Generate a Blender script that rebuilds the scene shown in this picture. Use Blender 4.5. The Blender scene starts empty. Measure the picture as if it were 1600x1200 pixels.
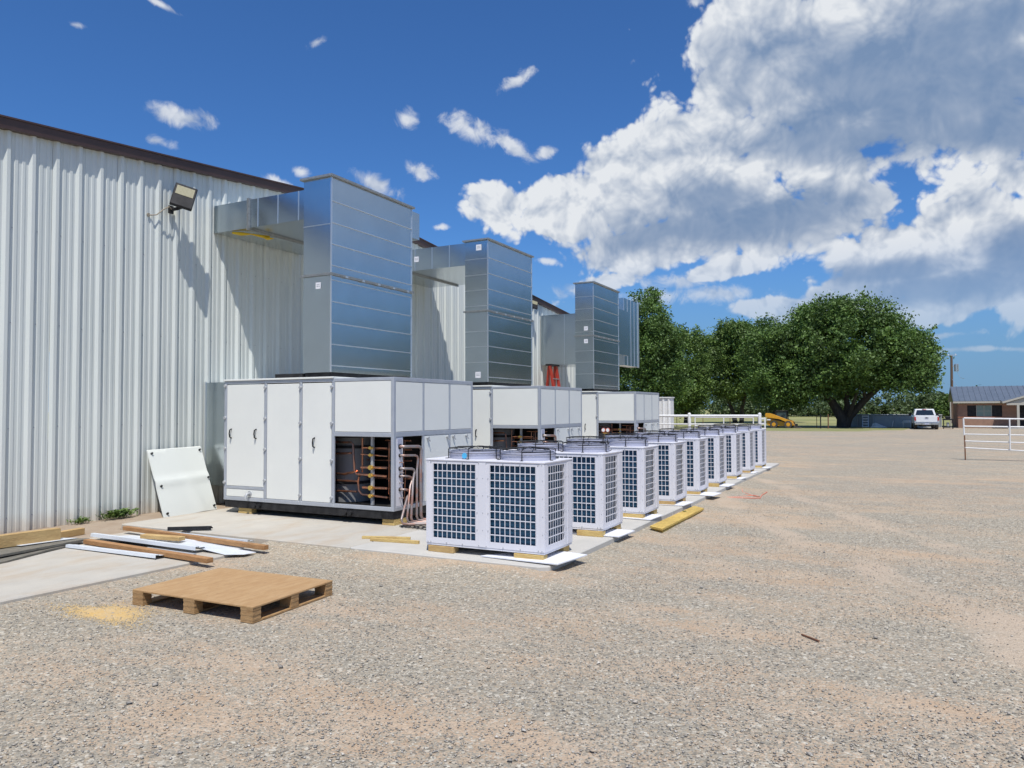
import bpy, math, random
import numpy as np
from mathutils import Vector, Matrix
R = math.radians
random.seed(7)
rng = np.random.default_rng(11)
scene = bpy.context.scene
COL = scene.collection

# ------------------------------------------------------------------ camera
CAM_H, F_PX, YAW, PITCH, ROLL = 1.8, 1179.07, R(27.3264), R(1.9067), R(-0.191)
fw = Vector((math.cos(YAW)*math.cos(PITCH), math.sin(YAW)*math.cos(PITCH), math.sin(PITCH)))
rt0 = Vector((math.sin(YAW), -math.cos(YAW), 0)); up0 = rt0.cross(fw)
rt = math.cos(ROLL)*rt0 + math.sin(ROLL)*up0
up = -math.sin(ROLL)*rt0 + math.cos(ROLL)*up0
cam_data = bpy.data.cameras.new('camera')
cam_data.sensor_fit = 'HORIZONTAL'; cam_data.sensor_width = 36; cam_data.lens = F_PX/1600*36
cam_data.clip_start = 0.05; cam_data.clip_end = 3000
cam = bpy.data.objects.new('camera', cam_data); COL.objects.link(cam)
cam.matrix_world = Matrix(((rt.x, up.x, -fw.x, 0), (rt.y, up.y, -fw.y, 0), (rt.z, up.z, -fw.z, CAM_H), (0, 0, 0, 1)))
scene.camera = cam

# ------------------------------------------------------------------ light
SUN_TRAVEL = Vector((1.0, 0.62, -2.3)).normalized()
EXPOSURE = 0.0
SUN_STRENGTH = 4.6
SKY_STRENGTH = 0.105
scene.view_settings.view_transform = 'Standard'; scene.view_settings.look = 'None'
scene.view_settings.exposure = EXPOSURE; scene.view_settings.gamma = 1
scene.view_settings.use_curve_mapping = False
sd = bpy.data.lights.new('sun', 'SUN'); sd.energy = SUN_STRENGTH; sd.angle = R(0.53); sd.color = (1.0, 0.955, 0.89)
sun = bpy.data.objects.new('sun', sd); COL.objects.link(sun)
sun.rotation_euler = SUN_TRAVEL.to_track_quat('-Z', 'Y').to_euler()
sp = -SUN_TRAVEL

def pxdir(px, py):
    return (fw + rt*((px-800)/F_PX) - up*((py-600)/F_PX)).normalized()
def azel(px, py):
    d = pxdir(px, py); return math.atan2(d.y, d.x), math.asin(d.z)

world = bpy.data.worlds.new('World'); scene.world = world; world.use_nodes = True
def build_sky():
    nt = world.node_tree; N = nt.nodes; L = nt.links; N.clear()
    def nd(t, **k):
        n = N.new(t)
        for a, b in k.items(): setattr(n, a, b)
        return n
    def put(sock, v):
        if hasattr(v, 'is_output') or isinstance(v, bpy.types.NodeSocket): L.new(v, sock)
        else: sock.default_value = v
    def M(op, a, b=None, c=None, clamp=False):
        n = nd('ShaderNodeMath', operation=op); n.use_clamp = clamp
        put(n.inputs[0], a)
        if b is not None: put(n.inputs[1], b)
        if c is not None: put(n.inputs[2], c)
        return n.outputs[0]
    def VM(op, a, b=None):
        n = nd('ShaderNodeVectorMath', operation=op); put(n.inputs[0], a)
        if b is not None: put(n.inputs[1], b)
        return n.outputs[0]
    def step(v, lo, hi):
        n = nd('ShaderNodeMapRange', interpolation_type='SMOOTHSTEP'); put(n.inputs[0], v)
        n.inputs[1].default_value = lo; n.inputs[2].default_value = hi
        n.inputs[3].default_value = 0; n.inputs[4].default_value = 1
        return n.outputs[0]
    def mixc(f, a, b):
        n = nd('ShaderNodeMix', data_type='RGBA'); put(n.inputs[0], f); put(n.inputs[6], a); put(n.inputs[7], b)
        return n.outputs[2]
    def noise(vec, scale, detail, rough, dist=0.0):
        n = nd('ShaderNodeTexNoise'); L.new(vec, n.inputs['Vector'])
        n.inputs['Scale'].default_value = scale; n.inputs['Detail'].default_value = detail
        n.inputs['Roughness'].default_value = rough; n.inputs['Distortion'].default_value = dist
        return n.outputs[0]
    tc = nd('ShaderNodeTexCoord'); D = tc.outputs['Generated']
    sep = nd('ShaderNodeSeparateXYZ'); L.new(D, sep.inputs[0])
    az = M('ARCTAN2', sep.outputs[1], sep.outputs[0]); el = M('ARCSINE', sep.outputs[2])
    cmb = nd('ShaderNodeCombineXYZ'); L.new(az, cmb.inputs[0]); L.new(el, cmb.inputs[1])
    P0 = cmb.outputs[0]
    # domain warp
    wn = nd('ShaderNodeTexNoise'); L.new(D, wn.inputs['Vector']); wn.inputs['Scale'].default_value = 9; wn.inputs['Detail'].default_value = 3
    w = VM('SUBTRACT', wn.outputs[1], (0.5, 0.5, 0.5))
    sc = nd('ShaderNodeVectorMath', operation='SCALE'); L.new(w, sc.inputs[0]); sc.inputs[3].default_value = 0.022
    fl = VM('MULTIPLY', sc.outputs[0], (1, 1, 0))
    P = VM('ADD', P0, fl)
    def blobs(lst, k=0.25):
        cur = None
        for it in lst:
            if it[0] == 'd':
                _, a, e, rx, ry, ang = it; a, e, rx, ry = R(a), R(e), R(rx)*F_PX, R(ry)*F_PX
            else:
                px, py, rx, ry, ang = it; a, e = azel(px, py)
            m = nd('ShaderNodeMapping', vector_type='TEXTURE'); L.new(P, m.inputs[0])
            m.inputs[1].default_value = (a, e, 0)
            # azimuth grows leftwards, so a picture angle counted clockwise-down keeps its sign
            m.inputs[2].default_value = (0, 0, R(ang))
            m.inputs[3].default_value = (rx/F_PX/ max(0.6, math.cos(e)), ry/F_PX, 1)
            ln = nd('ShaderNodeVectorMath', operation='LENGTH'); L.new(m.outputs[0], ln.inputs[0])
            q = M('SUBTRACT', 1.0, ln.outputs[1])
            if cur is None: cur = q
            else: cur = M('SMOOTH_MAX', cur, q, k)
        return cur
    big = [(1090,262,165,95,-8),(1010,285,150,95,-10),(905,318,150,62,-5),(775,318,55,42,10),(1180,345,215,75,0),
           (1300,275,85,48,-6),(1345,315,60,36,0),(1010,385,160,48,-14),(930,448,90,26,-20),(1225,235,95,60,10),
           (1420,85,320,150,8),(1190,60,110,115,0),(1140,140,62,60,0),(1310,170,150,85,0),(1560,195,150,52,14),
           (1400,400,105,72,-6),(1500,375,115,70,0),(1335,450,105,34,-18),(1470,430,190,62,0),(1570,405,110,95,0),
           (1220,478,80,20,0),(1140,420,85,22,-10),(1460,480,130,26,0),(1600,280,45,26,30),('d',-33,16.5,17,5.5,0),('d',-20,24,14,8,0),('d',-52,15,9,4,0)]
    small = [(1010,470,120,30,-8),(1130,462,130,26,0),(1060,440,90,22,6),(1215,500,110,16,0),(1330,492,120,20,0),(285,181,72,24,4),(247,221,42,14,4),(738,203,88,34,16),(800,226,68,26,30),(850,234,36,20,0),(808,124,56,20,-26),
             (636,190,32,26,20),(658,271,46,23,24),(583,285,76,24,18),(437,286,40,15,8),(470,268,22,14,0),(852,411,34,10,0),
             (905,452,80,26,-10),(1083,6,28,18,20),(690,356,26,9,0),(250,8,40,8,12),(492,62,28,16,-30),(820,355,40,14,0),
             (1440,525,120,9,0),(1530,545,130,7,0),(1165,405,50,16,0),(1245,380,34,13,0),(880,382,26,12,0),(120,40,26,8,0)]
    small = [(a_, b_, c_*.8, d_*.8, e_) for a_, b_, c_, d_, e_ in small]
    q = blobs(big, 0.09); qs = blobs(small, 0.1)
    n1b = noise(D, 30.0, 5, 0.6, 0.1)
    def billow(vec, scale, det=4, rough=0.55):
        v = nd('ShaderNodeTexVoronoi', feature='F1'); L.new(vec, v.inputs['Vector']); v.inputs['Scale'].default_value = scale
        v.inputs['Detail'].default_value = det; v.inputs['Roughness'].default_value = rough; v.inputs['Lacunarity'].default_value = 2.2
        v.normalize = True
        return M('SUBTRACT', 1.0, M('MULTIPLY', v.outputs['Distance'], 2.0))
    # warped direction so that the cells do not look like cells
    wn2 = nd('ShaderNodeTexNoise'); L.new(D, wn2.inputs['Vector']); wn2.inputs['Scale'].default_value = 14; wn2.inputs['Detail'].default_value = 1
    w2 = nd('ShaderNodeVectorMath', operation='SCALE'); L.new(VM('SUBTRACT', wn2.outputs[1], (0.5,0.5,0.5)), w2.inputs[0]); w2.inputs[3].default_value = 0.04
    DW = VM('ADD', D, w2.outputs[0])
    def height(vec):
        return M('ADD', M('MULTIPLY', billow(vec, 13.0, 3, 0.62), 0.95), M('MULTIPLY', noise(vec, 6.0, 7, 0.62), 1.0))
    bh = height(DW)
    H0 = M('ADD', q, M('MULTIPLY', M('SUBTRACT', bh, 0.90), 1.15))
    c_big = step(M('ADD', H0, M('MULTIPLY', M('SUBTRACT', n1b, 0.5), 0.45)), 0.02, 0.24)
    n2 = noise(D, 34.0, 5, 0.62, 0.5)
    c_small = M('MULTIPLY', step(M('ADD', qs, M('MULTIPLY', M('SUBTRACT', n2, 0.5), 2.0)), 0.22, 0.95), 0.85)
    # clouds over the rest of the sky
    view_c = pxdir(800, 420)
    dt = nd('ShaderNodeVectorMath', operation='DOT_PRODUCT'); L.new(D, dt.inputs[0]); dt.inputs[1].default_value = view_c
    outside = step(dt.outputs[1], math.cos(R(42)), math.cos(R(52)))
    outm = nd('ShaderNodeMapRange', interpolation_type='SMOOTHSTEP'); L.new(dt.outputs[1], outm.inputs[0])
    outm.inputs[1].default_value = math.cos(R(58)); outm.inputs[2].default_value = math.cos(R(43)); outm.inputs[3].default_value = 1; outm.inputs[4].default_value = 0
    n3 = noise(D, 2.6, 7, 0.58, 0.3)
    c_gen = M('MULTIPLY', step(n3, 0.55, 0.68), outm.outputs[0])
    cov = M('MAXIMUM', M('MAXIMUM', c_big, c_small), c_gen)
    # shading: relief towards the sun, broad shaded bases
    sunside = (rt*-0.45 + up*0.85)
    bh2 = height(VM('ADD', DW, tuple(sunside*0.022)))
    relief = M('MULTIPLY', M('SUBTRACT', bh, bh2), 1.9)
    dark = blobs([('d',-33,15,17,4.5,0),('d',-20,24,12,6,0),(1460,130,270,95,10),(1360,215,150,42,5),(1560,205,120,40,14),(1500,60,140,50,0),(1150,352,190,40,0),(1110,310,80,30,0),
                  (1260,335,110,36,0),(1010,365,90,28,-8),(1480,450,150,26,0),(1590,400,40,50,0),(1395,425,90,22,0)], 0.2)
    dk = step(M('SUBTRACT', dark, M('MULTIPLY', M('SUBTRACT', bh, 0.98), 0.75)), -0.5, 0.75)
    sh = M('ADD', M('MULTIPLY', dk, 0.78), M('MULTIPLY', step(H0, 0.1, 1.1), 0.10))
    relief = M('MULTIPLY', relief, M('SUBTRACT', 1.0, M('MULTIPLY', dk, 0.8)))
    sh = M('SUBTRACT', M('ADD', sh, 0.10), relief)
    shc = M('MINIMUM', M('MAXIMUM', sh, 0.0), 1.0)
    ccol = mixc(shc, (0.78, 0.81, 0.85, 1), (0.19, 0.285, 0.455, 1))
    # low clouds are hazier
    lowf = nd('ShaderNodeMapRange'); L.new(el, lowf.inputs[0]); lowf.inputs[1].default_value = 0.02; lowf.inputs[2].default_value = 0.2
    lowf.inputs[3].default_value = 0.75; lowf.inputs[4].default_value = 0.0
    ccol = mixc(lowf.outputs[0], ccol, (0.40, 0.50, 0.64, 1))
    sky = nd('ShaderNodeTexSky', sky_type='NISHITA'); sky.sun_disc = False
    sky.sun_elevation = math.asin(sp.z); sky.sun_rotation = math.atan2(sp.x, sp.y)
    sky.altitude = 400; sky.air_density = 1.0; sky.dust_density = 0.6; sky.ozone_density = 2.2
    skc = mixc(1.0, sky.outputs[0], SKY_TINT); skc.node.blend_type = 'MULTIPLY'
    b1 = nd('ShaderNodeBackground'); L.new(skc, b1.inputs[0]); b1.inputs[1].default_value = SKY_STRENGTH
    b2 = nd('ShaderNodeBackground'); L.new(ccol, b2.inputs[0]); b2.inputs[1].default_value = 1.0
    # haze near the horizon joins sky and far clouds
    hz = nd('ShaderNodeMapRange', interpolation_type='SMOOTHSTEP'); L.new(M('ABSOLUTE', el), hz.inputs[0])
    hz.inputs[1].default_value = 0.0; hz.inputs[2].default_value = 0.24; hz.inputs[3].default_value = 0.85; hz.inputs[4].default_value = 0.0
    b3 = nd('ShaderNodeBackground'); b3.inputs[0].default_value = (0.175, 0.32, 0.52, 1)
    m0 = nd('ShaderNodeMixShader'); L.new(hz.outputs[0], m0.inputs[0]); L.new(b1.outputs[0], m0.inputs[1]); L.new(b3.outputs[0], m0.inputs[2])
    horizon_fade = step(el, 0.02, 0.075)
    lowthin = nd('ShaderNodeMapRange'); L.new(el, lowthin.inputs[0]); lowthin.inputs[1].default_value = 0.10; lowthin.inputs[2].default_value = 0.21
    lowthin.inputs[3].default_value = 0.62; lowthin.inputs[4].default_value = 1.0
    mx = nd('ShaderNodeMixShader'); L.new(M('MULTIPLY', M('MULTIPLY', cov, horizon_fade), lowthin.outputs[0]), mx.inputs[0]); L.new(m0.outputs[0], mx.inputs[1]); L.new(b2.outputs[0], mx.inputs[2])
    out = nd('ShaderNodeOutputWorld'); L.new(mx.outputs[0], out.inputs[0])
SKY_TINT = (0.42, 0.77, 1.20, 1)
build_sky()
world.cycles.sampling_method = 'MANUAL'; world.cycles.sample_map_resolution = 512

# ------------------------------------------------------------------ materials
MATS = {}
def mat(name, col, rough=0.6, metal=0.0, col2=None, nscale=4.0, detail=4.0, bump=0.0, bscale=None, stretch=(1,1,1),
        contrast=(0.35, 0.65), spec=0.5, coat=0.0, rough2=None, extra=None):
    if name in MATS: return MATS[name]
    m = bpy.data.materials.new(name); m.use_nodes = True
    nt = m.node_tree; N = nt.nodes; L = nt.links; b = N['Principled BSDF']
    b.inputs['Base Color'].default_value = (*col, 1); b.inputs['Roughness'].default_value = rough
    b.inputs['Metallic'].default_value = metal; b.inputs['Specular IOR Level'].default_value = spec
    b.inputs['Coat Weight'].default_value = coat
    tc = N.new('ShaderNodeTexCoord'); mp = N.new('ShaderNodeMapping'); L.new(tc.outputs['Object'], mp.inputs[0]); mp.inputs[3].default_value = stretch
    oi = N.new('ShaderNodeObjectInfo'); ad = N.new('ShaderNodeVectorMath'); ad.operation = 'ADD'
    ml = N.new('ShaderNodeMath'); ml.operation = 'MULTIPLY'; L.new(oi.outputs['Random'], ml.inputs[0]); ml.inputs[1].default_value = 37.0
    L.new(mp.outputs[0], ad.inputs[0]); L.new(ml.outputs[0], ad.inputs[1])
    vec = ad.outputs[0]
    if col2 is not None or rough2 is not None:
        n = N.new('ShaderNodeTexNoise'); L.new(vec, n.inputs['Vector']); n.inputs['Scale'].default_value = nscale; n.inputs['Detail'].default_value = detail
        n.inputs['Roughness'].default_value = 0.6
        mr = N.new('ShaderNodeMapRange'); L.new(n.outputs[0], mr.inputs[0]); mr.inputs[1].default_value = contrast[0]; mr.inputs[2].default_value = contrast[1]
        if col2 is not None:
            mx = N.new('ShaderNodeMix'); mx.data_type = 'RGBA'; L.new(mr.outputs[0], mx.inputs[0])
            mx.inputs[6].default_value = (*col, 1); mx.inputs[7].default_value = (*col2, 1); L.new(mx.outputs[2], b.inputs['Base Color'])
        if rough2 is not None:
            r = N.new('ShaderNodeMapRange'); L.new(n.outputs[0], r.inputs[0]); r.inputs[1].default_value = contrast[0]; r.inputs[2].default_value = contrast[1]
            r.inputs[3].default_value = rough; r.inputs[4].default_value = rough2; L.new(r.outputs[0], b.inputs['Roughness'])
    if bump:
        n = N.new('ShaderNodeTexNoise'); L.new(vec, n.inputs['Vector']); n.inputs['Scale'].default_value = bscale or nscale*3; n.inputs['Detail'].default_value = 5
        bp = N.new('ShaderNodeBump'); bp.inputs['Strength'].default_value = bump; bp.inputs['Distance'].default_value = 0.02
        L.new(n.outputs[0], bp.inputs['Height']); L.new(bp.outputs[0], b.inputs['Normal'])
    if extra: extra(nt, b, vec)
    MATS[name] = m; return m

def wall_extra(nt, b, vec):           # splashed dirt along the bottom of the sheets
    N, L = nt.nodes, nt.links
    tc = N.new('ShaderNodeTexCoord'); sx = N.new('ShaderNodeSeparateXYZ'); L.new(tc.outputs['Object'], sx.inputs[0])
    n = N.new('ShaderNodeTexNoise'); L.new(tc.outputs['Object'], n.inputs['Vector']); n.inputs['Scale'].default_value = 5; n.inputs['Detail'].default_value = 6
    mr = N.new('ShaderNodeMapRange'); L.new(sx.outputs[2], mr.inputs[0]); mr.inputs[1].default_value = 0.0; mr.inputs[2].default_value = 0.30; mr.inputs[3].default_value = 1; mr.inputs[4].default_value = 0
    mu = N.new('ShaderNodeMath'); mu.operation = 'MULTIPLY'; L.new(mr.outputs[0], mu.inputs[0]); L.new(n.outputs[0], mu.inputs[1])
    m2 = N.new('ShaderNodeMath'); m2.operation = 'MULTIPLY'; L.new(mu.outputs[0], m2.inputs[0]); m2.inputs[1].default_value = 1.25; m2.use_clamp = True
    mx = N.new('ShaderNodeMix'); mx.data_type = 'RGBA'; L.new(m2.outputs[0], mx.inputs[0]); 
    old = b.inputs['Base Color'].links[0].from_socket
    L.new(old, mx.inputs[6]); mx.inputs[7].default_value = (0.44, 0.32, 0.21, 1); L.new(mx.outputs[2], b.inputs['Base Color'])
M_WALL = mat('white_wall_sheet', (0.65,0.68,0.645), 0.36, col2=(0.61,0.645,0.61), nscale=1.2, stretch=(3,1,0.35), spec=0.5, bump=0.12, bscale=2.0, extra=wall_extra)
M_BROWN = mat('brown_trim', (0.062,0.034,0.028), 0.4, col2=(0.078,0.045,0.037), nscale=3)
M_GALV = None
def galv_extra(nt, b, vec):
    N, L = nt.nodes, nt.links
    v = N.new('ShaderNodeTexVoronoi'); L.new(vec, v.inputs['Vector']); v.inputs['Scale'].default_value = 55
    w = N.new('ShaderNodeTexNoise'); L.new(vec, w.inputs['Vector']); w.inputs['Scale'].default_value = 1.6; w.inputs['Detail'].default_value = 3
    bp = N.new('ShaderNodeBump'); bp.inputs['Strength'].default_value = 0.10; bp.inputs['Distance'].default_value = 0.03; L.new(w.outputs[0], bp.inputs['Height'])
    L.new(bp.outputs[0], b.inputs['Normal'])
    mr = N.new('ShaderNodeMapRange'); L.new(v.outputs['Color'], mr.inputs[0]); mr.inputs[3].default_value = 0.235; mr.inputs[4].default_value = 0.265
    L.new(mr.outputs[0], b.inputs['Roughness'])
M_GALV = mat('galvanised_sheet', (0.60,0.65,0.67), 0.22, 1.0, col2=(0.56,0.605,0.625), nscale=2.2, detail=6, extra=galv_extra)
M_GSEAM = mat('galvanised_seam', (0.72,0.75,0.77), 0.34, 0.85)
M_FLANGE = mat('flange_steel', (0.42,0.43,0.42), 0.5, 0.7, col2=(0.30,0.31,0.30), nscale=20)
M_PANEL = mat('white_panel_paint', (0.76,0.77,0.725), 0.42, col2=(0.73,0.74,0.70), nscale=1.5, bump=0.05, bscale=2.5)
M_ALU = mat('aluminium_frame', (0.47,0.50,0.545), 0.42, 0.35, col2=(0.42,0.45,0.50), nscale=6)
M_BLACK = mat('black_paint', (0.010,0.010,0.011), 0.55, spec=0.25, col2=(0.03,0.03,0.032), nscale=7)
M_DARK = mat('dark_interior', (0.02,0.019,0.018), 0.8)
M_GREY = mat('grey_plate', (0.42,0.43,0.44), 0.5, 0.2)
M_COPPER = mat('copper_pipe', (0.62,0.27,0.15), 0.32, 0.9, col2=(0.30,0.17,0.13), nscale=9, contrast=(0.4,0.6))
M_COPPER_DULL = mat('tarnished_copper', (0.42,0.23,0.17), 0.45, 0.7, col2=(0.36,0.31,0.29), nscale=5, contrast=(0.4,0.55))
M_BRASS = mat('brass_valve', (0.75,0.52,0.14), 0.35, 0.85)
M_COND = mat('powder_coat_white', (0.72,0.72,0.76), 0.45, col2=(0.69,0.69,0.735), nscale=2)
M_COIL = mat('blue_coil_fins', (0.017,0.062,0.125), 0.38, 0.3, col2=(0.026,0.095,0.17), nscale=10, stretch=(1,1,5), spec=0.5)
M_SHROUD = mat('pale_fan_ring', (0.42,0.43,0.52), 0.4)
M_STICK = mat('white_sticker', (0.8,0.8,0.82), 0.5)
M_INK = mat('grey_ink', (0.35,0.37,0.4), 0.7)
M_BLUETAG = mat('blue_tag', (0.08,0.45,0.75), 0.5)
def wood(name, c1, c2, sx=(1,1,1)):
    def ex(nt, b, vec):
        N, L = nt.nodes, nt.links
        w = N.new('ShaderNodeTexWave'); w.wave_type = 'BANDS'; w.bands_direction = 'Z'
        L.new(vec, w.inputs['Vector']); w.inputs['Scale'].default_value = 14; w.inputs['Distortion'].default_value = 5; w.inputs['Detail'].default_value = 3; w.inputs['Detail Scale'].default_value = 1.5
        mx = N.new('ShaderNodeMix'); mx.data_type = 'RGBA'; mx.blend_type = 'MULTIPLY'; mx.inputs[0].default_value = 0.22
        L.new(b.inputs['Base Color'].links[0].from_socket, mx.inputs[6]); L.new(w.outputs[0], mx.inputs[7]); L.new(mx.outputs[2], b.inputs['Base Color'])
    return mat(name, c1, 0.75, col2=c2, nscale=6, detail=6, stretch=sx, bump=0.3, bscale=30, extra=ex)
M_PINE = wood('yellow_pine', (0.66,0.49,0.19), (0.54,0.36,0.13), (1,1,3))
M_STUD = wood('brown_stud', (0.44,0.24,0.10), (0.34,0.17,0.065), (1,0.5,3))
M_TIMBER = wood('treated_timber', (0.58,0.40,0.17), (0.47,0.30,0.12), (0.7,1,3))
M_PALLET = wood('pallet_wood', (0.46,0.29,0.135), (0.37,0.215,0.09), (1,2,3))
def ply_extra(nt, b, vec):
    N, L = nt.nodes, nt.links
    tc = N.new('ShaderNodeTexCoord')
    mp = N.new('ShaderNodeMapping'); L.new(tc.outputs['Object'], mp.inputs[0]); mp.inputs[3].default_value = (1.5, 9, 1)
    n = N.new('ShaderNodeTexNoise'); L.new(mp.outputs[0], n.inputs['Vector']); n.inputs['Scale'].default_value = 7; n.inputs['Detail'].default_value = 8; n.inputs['Roughness'].default_value = 0.7
    mr = N.new('ShaderNodeMapRange'); L.new(n.outputs[0], mr.inputs[0]); mr.inputs[1].default_value = 0.56; mr.inputs[2].default_value = 0.68; mr.inputs[4].default_value = 0.8
    mx = N.new('ShaderNodeMix'); mx.data_type = 'RGBA'; L.new(mr.outputs[0], mx.inputs[0])
    L.new(b.inputs['Base Color'].links[0].from_socket, mx.inputs[6]); mx.inputs[7].default_value = (0.22,0.115,0.05,1); L.new(mx.outputs[2], b.inputs['Base Color'])
M_PLY = mat('plywood_top', (0.47,0.30,0.145), 0.7, col2=(0.40,0.235,0.10), nscale=5, detail=8, stretch=(1,4,1), bump=0.15, bscale=25, extra=ply_extra)
M_YELLOW_WOOD = wood('yellow_board', (0.70,0.50,0.13), (0.54,0.36,0.09), (1,1,3))
M_TRIM = mat('white_trim', (0.74,0.78,0.82), 0.35, 0.1, col2=(0.68,0.72,0.76), nscale=5)
M_OSB = mat('grey_board', (0.20,0.185,0.15), 0.8, col2=(0.14,0.13,0.105), nscale=12, bump=0.3)
M_FOAMSHEET = mat('white_board', (0.77,0.78,0.82), 0.55, col2=(0.73,0.74,0.78), nscale=6)
M_PIPEWHITE = mat('white_pipe_paint', (0.76,0.76,0.75), 0.45, col2=(0.70,0.70,0.68), nscale=8)
M_RUST = mat('rusty_steel', (0.22,0.10,0.05), 0.85, col2=(0.12,0.06,0.035), nscale=12)
M_RED = mat('red_fibreglass', (0.50,0.045,0.02), 0.45, col2=(0.42,0.035,0.018), nscale=6)
M_LENS = mat('led_lens', (0.36,0.34,0.22), 0.3, col2=(0.31,0.28,0.17), nscale=30)
M_WIRE = mat('grey_cable', (0.30,0.26,0.20), 0.6)
M_STRAP = mat('yellow_strap', (0.75,0.5,0.02), 0.5)
M_CORD = mat('orange_cord', (0.70,0.22,0.14), 0.55)
M_BARK = mat('bark', (0.055,0.045,0.036), 0.9, col2=(0.03,0.025,0.02), nscale=6, bump=0.6, bscale=12, stretch=(1,1,0.3))
M_SKYEL = mat('machine_yellow', (0.68,0.33,0.02), 0.4, col2=(0.58,0.27,0.02), nscale=4)
M_RUBBER = mat('rubber', (0.035,0.032,0.03), 0.85, col2=(0.10,0.085,0.07), nscale=6)
M_GLASS = mat('dark_glass', (0.015,0.02,0.025), 0.08, spec=0.8)
M_TRUCK = mat('truck_white', (0.72,0.73,0.74), 0.25, col2=(0.68,0.69,0.70), nscale=2, coat=0.5)
M_CHROME = mat('chrome', (0.6,0.61,0.62), 0.2, 1.0)
M_TAIL = mat('tail_light_red', (0.45,0.02,0.015), 0.2, coat=0.6)
M_POOL = mat('pool_wall', (0.30,0.345,0.375), 0.5, col2=(0.37,0.41,0.43), nscale=1.2, stretch=(2,2,0.6))
M_POOLRIM = mat('pool_rim', (0.36,0.38,0.39), 0.5)
M_WATER = mat('pool_water', (0.03,0.12,0.15), 0.05)
M_ROOF = mat('blue_grey_roof', (0.16,0.19,0.235), 0.42, 0.3, col2=(0.135,0.165,0.205), nscale=1.5)
M_CREAM = mat('cream_fascia', (0.42,0.40,0.34), 0.6)
M_BROWNBOARD = mat('brown_gable_board', (0.14,0.09,0.06), 0.8)
def brick_extra(nt, b, vec):
    N, L = nt.nodes, nt.links
    tc = N.new('ShaderNodeTexCoord'); mp = N.new('ShaderNodeMapping'); L.new(tc.outputs['Object'], mp.inputs[0]); mp.inputs[2].default_value = (R(90), 0, R(90))
    br = N.new('ShaderNodeTexBrick'); L.new(mp.outputs[0], br.inputs[0]); br.inputs['Scale'].default_value = 1.0
    br.inputs['Brick Width'].default_value = 0.22; br.inputs['Row Height'].default_value = 0.075; br.inputs['Mortar Size'].default_value = 0.008
    br.inputs['Color1'].default_value = (0.42,0.145,0.075,1); br.inputs['Color2'].default_value = (0.60,0.26,0.15,1); br.inputs['Mortar'].default_value = (0.40,0.24,0.17,1)
    n = N.new('ShaderNodeTexNoise'); L.new(tc.outputs['Object'], n.inputs['Vector']); n.inputs['Scale'].default_value = 3.5; n.inputs['Detail'].default_value = 5
    mx = N.new('ShaderNodeMix'); mx.data_type = 'RGBA'; mx.blend_type = 'MULTIPLY'; mx.inputs[0].default_value = 0.5
    L.new(br.outputs[0], mx.inputs[6]); L.new(n.outputs[0], mx.inputs[7]); L.new(mx.outputs[2], b.inputs['Base Color'])
    b.inputs['Roughness'].default_value = 0.9
M_BRICK = mat('red_brick', (0.3,0.14,0.09), 0.9, extra=brick_extra)
M_CURTAIN = mat('pale_green_curtain', (0.16,0.24,0.22), 0.5, col2=(0.22,0.30,0.27), nscale=3, stretch=(1,6,1))

def concrete_extra(nt, b, vec):
    N, L = nt.nodes, nt.links
    tc = N.new('ShaderNodeTexCoord')
    mp = N.new('ShaderNodeMapping'); L.new(tc.outputs['Object'], mp.inputs[0]); mp.inputs[2].default_value = (0,0,R(14)); mp.inputs[3].default_value = (0.9,2.2,1)
    n = N.new('ShaderNodeTexNoise'); L.new(mp.outputs[0], n.inputs['Vector']); n.inputs['Scale'].default_value = 1.1; n.inputs['Detail'].default_value = 7; n.inputs['Roughness'].default_value = 0.65
    mr = N.new('ShaderNodeMapRange'); L.new(n.outputs[0], mr.inputs[0]); mr.inputs[1].default_value = 0.48; mr.inputs[2].default_value = 0.72; mr.inputs[4].default_value = 0.75
    mx = N.new('ShaderNodeMix'); mx.data_type = 'RGBA'; L.new(mr.outputs[0], mx.inputs[0])
    L.new(b.inputs['Base Color'].links[0].from_socket, mx.inputs[6]); mx.inputs[7].default_value = (0.46,0.36,0.25,1)
    n2 = N.new('ShaderNodeTexNoise'); L.new(tc.outputs['Object'], n2.inputs['Vector']); n2.inputs['Scale'].default_value = 90; n2.inputs['Detail'].default_value = 3
    m3 = N.new('ShaderNodeMix'); m3.data_type = 'RGBA'; m3.blend_type = 'MULTIPLY'; m3.inputs[0].default_value = 0.18
    L.new(mx.outputs[2], m3.inputs[6]); L.new(n2.outputs[0], m3.inputs[7]); L.new(m3.outputs[2], b.inputs['Base Color'])
M_CONC = mat('pale_concrete', (0.535,0.50,0.43), 0.85, col2=(0.485,0.455,0.395), nscale=3, detail=8, bump=0.1, bscale=40, extra=concrete_extra)
M_CONC2 = mat('new_concrete', (0.52,0.50,0.455), 0.85, col2=(0.465,0.45,0.41), nscale=2.5, detail=8, bump=0.1, bscale=40)
M_OLDCONC = mat('dirty_apron', (0.30,0.225,0.16), 0.9, col2=(0.36,0.29,0.215), nscale=2.5, detail=8, bump=0.3, bscale=30)

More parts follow.
